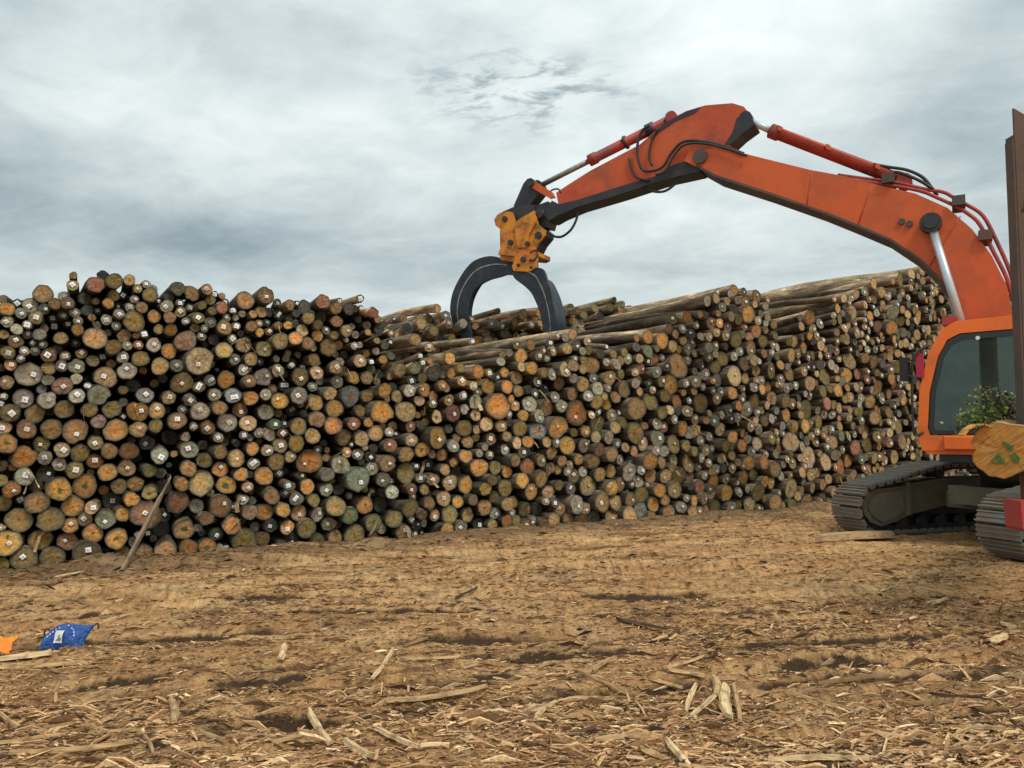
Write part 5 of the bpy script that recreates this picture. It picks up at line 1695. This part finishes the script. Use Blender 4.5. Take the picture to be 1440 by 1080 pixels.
def slab(a, bpt, wpx, tone, name, label, cat='wood piece', group='wood slabs and splinters on the ground', thick=None, bend=0.0, point=0.35, lift=0.012):
    """one split slab between two photo points on the ground, grain along it, ends broken"""
    A, B = on_ground(*a), on_ground(*bpt)
    A, B = A.copy(), B.copy()
    d = B - A
    L_ = np.linalg.norm(d)
    d = d / L_
    n_ = np.array([-d[1], d[0], 0])
    wpm = FPX / ((A[1] + B[1]) / 2)
    ang = abs(d[0])
    fore = 1.6 / ((A[1] + B[1]) / 2)
    wd = 1.0 * wpx / wpm / max(0.33, (abs(n_[0]) + abs(n_[1]) * fore))
    wd = min(wd, 0.18)
    th = thick or min(0.05, 0.012 + wd * 0.18)
    n = 7
    zA, zB = gz(A[0], A[1]), gz(B[0], B[1])
    org = np.array([A[0], A[1], zA])
    clear = max(0.0, max(gz(A[0] + (B[0] - A[0]) * t, A[1] + (B[1] - A[1]) * t) - zA * (1 - t) - zB * t for t in (.15, .3, .5, .7, .85))) * 0.8
    V = []
    ph = rng.uniform(0, 6)
    for i in range(n):
        t = i / (n - 1)
        taper = (1 - point * max(0, (t - 0.7) / 0.3) ** 1.3) * (1 - 0.25 * max(0, (0.2 - t) / 0.2))
        hw = wd / 2 * taper * rng.uniform(0.86, 1.1)
        c_ = A * (1 - t) + B * t + n_ * (bend * L_ * 4 * t * (1 - t) + rng.normal(0, wd * 0.05))
        zc = zA * (1 - t) + zB * t + clear + lift + 0.004 * math.sin(ph + 3 * t)
        rag = d * rng.uniform(-0.5, 0.5) * wd * (0.9 if i in (0, n - 1) else 0)
        for sgn, zz_ in ((-1, 0), (-0.55, th), (0.55, th * rng.uniform(.7, 1)), (1, 0)):
            V.append(np.array([c_[0], c_[1], 0]) + n_ * hw * sgn + rag * sgn + np.array([0, 0, zc + zz_]))
    V = np.array(V)
    F = []
    for i in range(n - 1):
        for j in range(4):
            F.append((4 * i + j, 4 * i + 4 + j, 4 * i + 4 + (j + 1) % 4, 4 * i + (j + 1) % 4))
    F += [(0, 1, 2, 3), (4 * n - 1, 4 * n - 2, 4 * n - 3, 4 * n - 4)]
    # store in a frame whose x axis is the grain
    Rz = Matrix.Rotation(math.atan2(d[1], d[0]), 4, 'Z')
    R3 = np.array(Rz.to_3x3())
    tn = np.tile([*np.clip(np.array(tone) * rng.uniform(.85, 1.12), 0, .85), 1], (len(V), 1))
    o = link(name, mesh_data(name, (V - org) @ R3, F, [M['wood']], attrs=dict(tone=tn)), loc=tuple(org))
    o.rotation_euler.z = math.atan2(d[1], d[0])
    tag(o, label, cat, group)
    return o


SL = [
 ((0, 926), (72, 922), 9, PALE, 'pale flat plank lying just below the orange scrap'),
 ((-20, 938), (108, 933), 4, TAN, 'thin stick under the pale plank at the left edge'),
 ((241, 984), (243, 1028), 12, TAN, 'short upright-lying tan slab in the left foreground, splintered end'),
 ((-6, 1008), (39, 1028), 4, TAN, 'tan splinter slanting down from the left edge'),
 ((44, 1036), (91, 1014), 4, TAN, 'tan splinter slanting up near the lower left corner'),
 ((-20, 1058), (93, 1047), 3, TAN, 'thin stick at the left edge above a longer one'),
 ((15, 1066), (187, 1054), 5, TAN, 'long thin stick along the lower left edge'),
 ((125, 1038), (192, 1028), 3, TAN, 'thin splinter above the long stick in the lower left'),
 ((195, 1038), (215, 1073), 6, TAN, 'tan strip pointing towards the camera right of the long stick'),
 ((130, 1020), (163, 1031), 4, TAN, 'small tan splinter below and left of the upright-lying slab'),
 ((78, 812), (117, 804), 4, PALE, 'pale bark sheet at the foot of the pile, left end'),
 ((145, 878), (189, 863), 2.5, PALE, 'thin pale splinter right of the blue bag'),
 ((282, 1037), (316, 1054), 6, TAN, 'tan slab by the dark rut in the left foreground'),
 ((435, 1002), (464, 1055), 12, PALE, 'broad pale slab pointing at the camera, left of centre'),
 ((487, 1050), (526, 1085), 14, PALE, 'broad pale slab cut off by the bottom edge'),
 ((528, 1038), (588, 1070), 9, PALE, 'pale slab slanting down to the right at the bottom centre'),
 ((632, 1060), (591, 1071), 6, PALE, 'pale slab slanting up to the right at the bottom centre'),
 ((523, 962), (552, 927), 7, PALE, 'pale splinter tilted up, standing out in the middle ground'),
 ((464, 968), (522, 963), 3, BRN, 'brown stick ending at the tilted pale splinter'),
 ((539, 990), (684, 974), 7, TAN, 'long tan slab in the middle of the foreground'),
 ((394, 934), (400, 914), 11, PALE, 'small pale greenish chip left of centre'),
 ((420, 1025), (451, 1046), 5, TAN, 'tan splinter touching the broad pale slab from the left'),
 ((567, 911), (601, 906), 4, BRN, 'small brown splinter in the middle ground'),
 ((567, 946), (645, 938), 3, TAN, 'thin tan splinter along the middle rut'),
 ((614, 1005), (637, 1000), 6, PALE, 'small pinkish pale chip below the long tan slab'),
 ((383, 1056), (440, 1043), 3, TAN, 'thin splinter crossing under the broad pale slab'),
 ((640, 840), (671, 834), 3.5, DRK, 'dark bark piece in the bare middle ground'),
 ((360, 1078), (386, 1067), 6, TAN, 'tan chip at the bottom edge left of the broad pale slabs'),
 ((752, 1029), (781, 985), 9, PALE, 'pale yellow slab slanting up, right of centre'),
 ((739, 1002), (764, 1002), 6, TAN, 'short tan piece under the pale yellow slab'),
 ((834, 953), (865, 932), 8, TAN, 'tan forked slab right of centre'),
 ((816, 955), (881, 973), 4, TAN, 'thin stick slanting down beside the forked slab'),
 ((774, 945), (832, 953), 3, TAN, 'thin stick left of the forked slab'),
 ((803, 986), (857, 984), 4, TAN, 'level tan stick right of the pale yellow slab'),
 ((844, 997), (875, 1003), 6, PALE, 'pale chip right of the level tan stick'),
 ((850, 1016), (857, 1000), 5, PALE, 'small pale chip pointing up below the level stick'),
 ((932, 949), (990, 931), 4, TAN, 'thin stick slanting up to the split block'),
 ((938, 953), (992, 953), 3, TAN, 'level thin stick left of the split block'),
 ((912, 957), (960, 962), 3, TAN, 'thin twig below the slanting stick near the split block'),
 ((964, 998), (979, 975), 8, PALE, 'short pale slab left of the split block'),
 ((971, 1008), (1013, 970), 7, PALE, 'pale slab leaning against the split block'),
 ((1021, 963), (1025, 1008), 17, PALE, 'broad split block of pale wood in the right foreground'),
 ((1032, 964), (1041, 1013), 8, TAN, 'tan slab along the right side of the split block'),
 ((1004, 952), (1006, 978), 12, TAN, 'tan chunk behind the split block'),
 ((837, 1041), (901, 1040), 4, TAN, 'level tan slab at the bottom right of centre'),
 ((938, 1040), (982, 1082), 12, PALE, 'broad pale slab slanting to the bottom edge right of centre'),
 ((899, 1052), (932, 1054), 6, TAN, 'flat tan chip beside the slab at the bottom edge'),
 ((1036, 1062), (1080, 1068), 5, PALE, 'pale slab at the bottom edge below the split block'),
 ((868, 878), (938, 883), 4, DRK, 'dark curved bark strip in the middle right ground'),
 ((1228, 1026), (1333, 1058), 7, PALE, 'long pale slab slanting down in the right foreground'),
 ((1080, 1070), (1221, 1078), 6, PALE, 'long pale strip along the bottom edge, right'),
 ((1108, 976), (1203, 999), 4, TAN, 'long thin stick slanting down right of the split block'),
 ((1150, 973), (1249, 961), 5, BRN, 'brown branch lying level in the right foreground'),
 ((1309, 971), (1381, 981), 4, DRK, 'dark bark strip in the right foreground'),
 ((1270, 982), (1340, 985), 3, BRN, 'thin brown stick left of the dark bark strip'),
 ((1340, 1023), (1414, 1026), 3, TAN, 'thin stick above the dark patch'),
 ((1305, 858), (1333, 841), 6, PALE, 'pale pinkish splinter below the excavator tracks'),
 ((1256, 932), (1274, 938), 8, PALE, 'pale pinkish chip in the right middle ground'),
 ((1407, 875), (1430, 878), 11, PALE, 'pale flat chip at the right edge below the near track'),
 ((1390, 901), (1418, 899), 7, PALE, 'pale chip below the flat chip at the right edge'),
 ((1362, 1003), (1390, 1017), 4, TAN, 'small splinter right, above the dark patch'),
 ((1407, 918), (1440, 930), 5, BRN, 'grey brown bark piece at the right edge'),
]
for a, b_, wp, tn, lb in SL:
    nm = 'bark_piece' if 'bark' in lb else 'wood_offcut' if wp >= 7 else 'wood_splinter'
    slab(a, b_, wp, tn, nm, lb, bend=rng.normal(0, 0.03))
bs = slab((1252, 758), (1150, 769), 16, (.46, .31, .16), 'curled_bark', 'big curved slab of bark lying in front of the crawler track', 'bark slab', None, thick=0.10, bend=-0.07, point=0.95, lift=0.02)

# the grey bark slab leaning on the pile
A = on_ground(173, 800); A[2] = gz(A[0], A[1]) - 0.02
top_ = on_plane(240, 672, PILE_A + PILE_N * 0.05, PILE_N)
n = 9
V, F = [], []
d = top_ - A
sidev = np.cross(d / np.linalg.norm(d), PILE_N); sidev /= np.linalg.norm(sidev)
nrm = np.cross(sidev, d / np.linalg.norm(d))
for i in range(n):
    t = i / (n - 1)
    hw = (0.052 + 0.035 * math.sin(min(1, t * 1.7) * math.pi * 0.6)) * (1 if t < 0.6 else 1 - 0.93 * ((t - 0.6) / 0.4) ** 0.8) * rng.uniform(.9, 1.1)
    c_ = A + d * t + sidev * (0.05 * math.sin(t * 2.6) - 0.02 * t)
    if i == n - 1:
        c_ = c_ - sidev * 0.03
    for sgn, q in ((-1, 0.0), (-0.5, 0.035), (0.4, 0.03), (1, 0.0), (0.3, -0.02), (-0.4, -0.02)):
        V.append(c_ + sidev * hw * sgn + nrm * q * (1 if t < .8 else .4))
for i in range(n - 1):
    for j in range(6):
        F.append((6 * i + j, 6 * i + 6 + j, 6 * i + 6 + (j + 1) % 6, 6 * i + (j + 1) % 6))
F += [tuple(range(6)), tuple(range(6 * n - 1, 6 * n - 7, -1))]
Rm = np.stack([d / np.linalg.norm(d), sidev, nrm], 1)
ls = link('leaning_bark', mesh_data('leaning_bark', (np.array(V) - A) @ Rm, F, [M['wood']], attrs=dict(tone=np.tile([.30, .225, .15, 1], (len(V), 1)))), loc=tuple(A))
ls.rotation_euler = Matrix(Rm.tolist()).to_euler()
tag(ls, 'long grey brown slab of bark leaning up against the log pile', 'bark slab')
m_ = MB()
for _ in range(7):
    q = top_ - d * rng.uniform(0.02, 0.25)
    m_.tube([q, q + d * rng.uniform(.03, .08) + sidev * rng.normal(0, .05), q + d * rng.uniform(.08, .15) + sidev * rng.normal(0, .09) + PILE_N * 0.03], [0.004, 0.003, 0.002], 4)
# (frayed fibres at its upper end are a part of it)
off = np.array(A)
for v in m_.bm.verts:
    v.co = Vector((np.array(v.co) - off) @ Rm)
me = bpy.data.meshes.new('frayed_fibres'); m_.bm.to_mesh(me); m_.bm.free()
me.materials.append(paint('pale_fibre', (.42, .34, .22), scale=20.0))
link('frayed_fibres', me, ls)

# ---------------------------------------------------------------- blue bag, orange sheet, teal scrap
BP = on_ground(83, 911)
bz = gz(BP[0], BP[1])
bag = thing('plastic_bag', (float(BP[0]), float(BP[1]), bz), 'crumpled blue plastic bag with a white square logo lying on the ground', 'bag')
m, k, p, out = material('blue_plastic')
pos = k.n('ShaderNodeNewGeometry').outputs['Position']
nz = k.noise(pos, 7.0, 4, 0.6)
k.put(p.inputs['Base Color'], k.mix(k.step(nz, 0.40, 0.62), (0.010, 0.058, 0.30), (0.022, 0.12, 0.33)))
p.inputs['Roughness'].default_value = 0.32
bump(k, p, k.noise(pos, 22.0, 4, 0.6, 1.2), 0.9, 0.035)
M['blue'] = m
gu, gv = 25, 13
pz = FPX / BP[1]
W_, H_ = 62 / pz, 38 / pz
TILT = math.radians(36)


def bag_pt(a, c_, lift=0.0):
    """a 0..1 along, c_ 0..1 up: puffed pillow pinched to its four corners, propped up facing the camera"""
    pin = 1 - 0.22 * (4 * a * (1 - a)) * (1 if c_ > .5 else .5) * abs(2 * c_ - 1)
    x = (a - .5) * W_ * (1 - 0.10 * (4 * c_ * (1 - c_)))
    v_ = (c_ - .5) * pin + .5
    puff = 0.085 * math.sqrt(max(0, 16 * a * (1 - a) * c_ * (1 - c_))) + lift
    fold = 0.013 * math.sin(9 * a + 5 * c_) + 0.010 * math.sin(19 * a - 13 * c_) * (4 * a * (1 - a)) + 0.012 * abs(math.sin(7 * a - 4 * c_))
    y = v_ * H_ * math.cos(TILT) - (puff + fold) * math.sin(TILT)
    z = v_ * H_ * math.sin(TILT) + (puff + fold) * math.cos(TILT) + 0.015 + 0.03 * a * c_
    return np.array([x + 0.05 * (c_ - .5) * (a - .3) , y, z])


V = [bag_pt(i / (gu - 1), j / (gv - 1)) for j in range(gv) for i in range(gu)]
back_ = [v * [1, 1, 1] + np.array([0, 0.012 + 0.05 * math.sqrt(max(0, 16 * (i % gu) / (gu - 1) * (1 - (i % gu) / (gu - 1)) * (i // gu) / (gv - 1) * (1 - (i // gu) / (gv - 1)))), -0.004]) for i, v in enumerate(V)]
F = [(j * gu + i, j * gu + i + 1, (j + 1) * gu + i + 1, (j + 1) * gu + i) for j in range(gv - 1) for i in range(gu - 1)]
nb = len(V)
F += [(nb + a, nb + d_, nb + c_, nb + b_) for a, b_, c_, d_ in F]
link('bag_body', mesh_data('bag_body', np.array(V + back_), F, [M['blue']], smooth=True), bag)


def bag_patch(quads, name, mat, lift):
    V, F = [], []
    for q in quads:
        for l_ in (lift, lift - 0.003):
            V += [bag_pt(a, c_, l_) for a, c_ in q]
        i0 = len(V) - 8
        F += [(i0, i0 + 1, i0 + 2, i0 + 3), (i0 + 7, i0 + 6, i0 + 5, i0 + 4)] + [(i0 + (j + 1) % 4, i0 + j, i0 + 4 + j, i0 + 4 + (j + 1) % 4) for j in range(4)]
    link(name, mesh_data(name, np.array(V), F, [mat]), bag)


bag_patch([[(.38 + .055 * i, .10 + .06 * j), (.435 + .055 * i, .10 + .06 * j), (.435 + .055 * i, .16 + .06 * j), (.38 + .055 * i, .16 + .06 * j)] for i in range(4) for j in range(6)], 'logo_square', M['white'], 0.010)
bag_patch([[(.43, .16), (.56, .14), (.58, .20), (.49, .22)], [(.47, .24), (.54, .24), (.50, .34), (.49, .34)]], 'logo_emblem', M['cab_grey'], 0.016)
qs = []
for t in np.linspace(-1, 1, 12):
    an = t * 1.25
    a0, c0 = .49 + .36 * math.sin(an), .22 + .50 * math.cos(an)
    w_ = 0.017
    qs.append([(a0 - w_, c0 - .035), (a0 + w_, c0 - .035 - .02 * t), (a0 + w_ * .8, c0 + .035 - .02 * t), (a0 - w_ * .8, c0 + .035)])
bag_patch(qs, 'arched_print', paint('pale_print', (0.42, 0.50, 0.62), (0.1, 0.2, 0.45), 0.5, 0.5, scale=60.0), 0.006)
for a, c_ in ((0.0, 1.0), (1.0, 1.0)):
    m_ = MB()
    q = bag_pt(a, c_) + np.array(ORIGIN[bag.name])
    sx = -1 if a == 0 else 1
    m_.tube(spline([q, q + np.array([sx * .02, -.01, .006]), q + np.array([sx * .03, -.015, -.02]), q + np.array([sx * .024, -.02, -.045 if a == 0 else -.03])], 4), 0.007, 6)
    m_.build('drawstring', M['rubber'], bag)


def sheet(px, py, wpx, hpx, mat, name, label, cat, rag=0.18):
    c_ = on_ground(px, py)
    pz = FPX / c_[1]
    org = np.array([c_[0], c_[1], gz(c_[0], c_[1])])
    n1_, n2_ = 9, 7
    V = []
    for j in range(n2_):
        for i in range(n1_):
            a, e_ = i / (n1_ - 1) - .5, j / (n2_ - 1)
            rr = 1 + rng.uniform(-rag, rag) * (1 if i in (0, n1_ - 1) or j in (0, n2_ - 1) else 0)
            V.append([a * wpx / pz * rr, e_ * hpx / pz * 0.9, e_ * hpx / pz * 0.75 + 0.012 * math.sin(7 * a + 4 * e_) + rng.normal(0, .004) + .012])
    F = [(j * n1_ + i, j * n1_ + i + 1, (j + 1) * n1_ + i + 1, (j + 1) * n1_ + i) for j in range(n2_ - 1) for i in range(n1_ - 1)]
    V = np.array(V)
    nb = len(V)
    V2 = np.concatenate([V, V + [0, .006, -.004]])
    F2 = F + [(nb + a, nb + d_, nb + c2, nb + b2) for a, b2, c2, d_ in F]
    o = link(name, mesh_data(name, V2, F2, [mat], smooth=True), loc=tuple(org))
    return tag(o, label, cat)


sheet(-10, 914, 40, 24, M['orange_cloth'], 'orange_sheet', 'bright orange plastic scrap lying at the left edge beside the blue bag', 'plastic scrap')
sheet(481, 1096, 12, 4, M['teal'], 'teal_scrap', 'small teal plastic scrap at the bottom edge among pale slabs', 'plastic scrap')

# ---------------------------------------------------------------- bark chips strewn everywhere
N = 175000
yy = 700 + (1100 - 700) * rng.random(N) ** 0.78
xx = rng.uniform(-120, 1560, N)
cy_ = (540 - yy) / FPX
dz_ = math.sin(PITCH) + cy_ * math.cos(PITCH)
dy_ = math.cos(PITCH) - cy_ * math.sin(PITCH)
t_ = -CAM_H / dz_
gxx, gyy = (xx - 720) / FPX * t_, dy_ * t_
ok = (gyy < 19) & (gyy > 2.2) & (gxx > -9) & (gxx < 14.5)
q_ = (gxx - PILE_A[0]) * PILE_N[0] + (gyy - PILE_A[1]) * PILE_N[1]
dens = fbm(gxx * 0.5 + 3, gyy * 1.1, 3)
dens = np.clip((dens - 0.36) * 4.2, 0.28, 1) + 1.6 * np.exp(-(np.abs(q_ - 0.15) / 0.55) ** 2)
dens = dens * np.where(gyy < 4.9, 0.9, 1.0) * (1 - 0.96 * np.clip(rut_at(gxx + 0.10 * (fbm(gxx * 2.7, gyy * 2.7, 2) - 0.5), gyy + 0.16 * (fbm(gxx * 2.1 + 7, gyy * 2.1, 3) - 0.5)), 0, 1) ** 0.6)
ok &= (q_ > -0.15) & (rng.random(N) < dens)
gxx, gyy, q_ = gxx[ok], gyy[ok], q_[ok]
N = len(gxx)
dist = gyy
ln = np.exp(rng.normal(math.log(0.024), 0.62, N)) * (1 + np.clip(dist - 6, 0, 12) * 0.055)
ln = np.clip(ln, 0.008, 0.17)
wd = np.clip(ln * np.exp(rng.normal(math.log(0.15), 0.40, N)), 0.0025, 0.017)
longs = (gyy < 6.2) & (rng.random(N) < 0.016)
ln = np.where(longs, rng.uniform(0.09, 0.27, N), ln)
wd = np.where(longs, rng.uniform(0.005, 0.015, N), wd)
yaw = np.where(rng.random(N) < 0.72, rng.normal(0.15, 0.38, N), rng.uniform(-1.6, 1.6, N))
tiltx = rng.normal(0, 0.16, N)
roll = rng.normal(0, 0.30, N)
ca, sa = np.cos(yaw), np.sin(yaw)
tiltx = np.where(longs, tiltx * 0.3, tiltx)
zc = gh(gxx, gyy) + 0.004 + np.abs(np.sin(tiltx)) * ln * 0.4 + np.abs(np.sin(roll)) * wd * 0.4
arc = np.abs(rng.normal(0, 0.10, N)) * ln
V = np.zeros((N, 8, 3))
for kx, (a, s_) in enumerate(((-.5, -1), (-.5, 1), (0.02, 1.1), (0.02, -1.1), (.5, .55), (.5, -.5))):
    lx, ly = a * ln, s_ * wd / 2
    lz = a * ln * np.sin(tiltx) + s_ * wd / 2 * np.sin(roll) + (arc if kx in (2, 3) else 0)
    V[:, kx] = np.stack([gxx + lx * ca - ly * sa, gyy + lx * sa + ly * ca, zc + lz], 1)
# a keel below gives every chip thickness
for kx, a in ((6, -.35), (7, .35)):
    lx = a * ln
    V[:, kx] = np.stack([gxx + lx * ca, gyy + lx * sa, zc + lx * np.sin(tiltx) - wd * 0.28 - 0.001], 1)
base = np.arange(N)[:, None] * 8
faces = [(0, 3, 2, 1), (3, 5, 4, 2), (0, 6, 7, 3), (3, 7, 5, 5), (1, 2, 7, 6), (2, 4, 7, 7), (0, 1, 6, 6), (4, 5, 7, 7)]
FF = []
for f in faces:
    f = list(dict.fromkeys(f))
    FF += (base + np.array(f)[None]).tolist()
kind_ = rng.random(N)
pal = np.array([(.74, .515, .29), (.60, .375, .185), (.46, .265, .13), (.20, .115, .056), (.085, .052, .034), (.43, .29, .17)])
pick = np.searchsorted(np.cumsum([.08, .29, .31, .17, .09, .06]), kind_)
tone_ = pal[np.clip(pick, 0, 5)] * rng.uniform(.7, 1.2, (N, 1))
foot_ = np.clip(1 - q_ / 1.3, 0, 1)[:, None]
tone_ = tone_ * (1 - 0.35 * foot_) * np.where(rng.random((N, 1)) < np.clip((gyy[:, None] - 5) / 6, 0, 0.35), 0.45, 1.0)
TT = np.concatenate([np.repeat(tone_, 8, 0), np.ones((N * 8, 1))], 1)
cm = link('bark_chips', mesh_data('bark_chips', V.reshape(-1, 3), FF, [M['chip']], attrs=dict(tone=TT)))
tag(cm, 'litter of bark chips and shreds strewn over the yard', 'bark chips', kind='stuff')
print('chips', N)
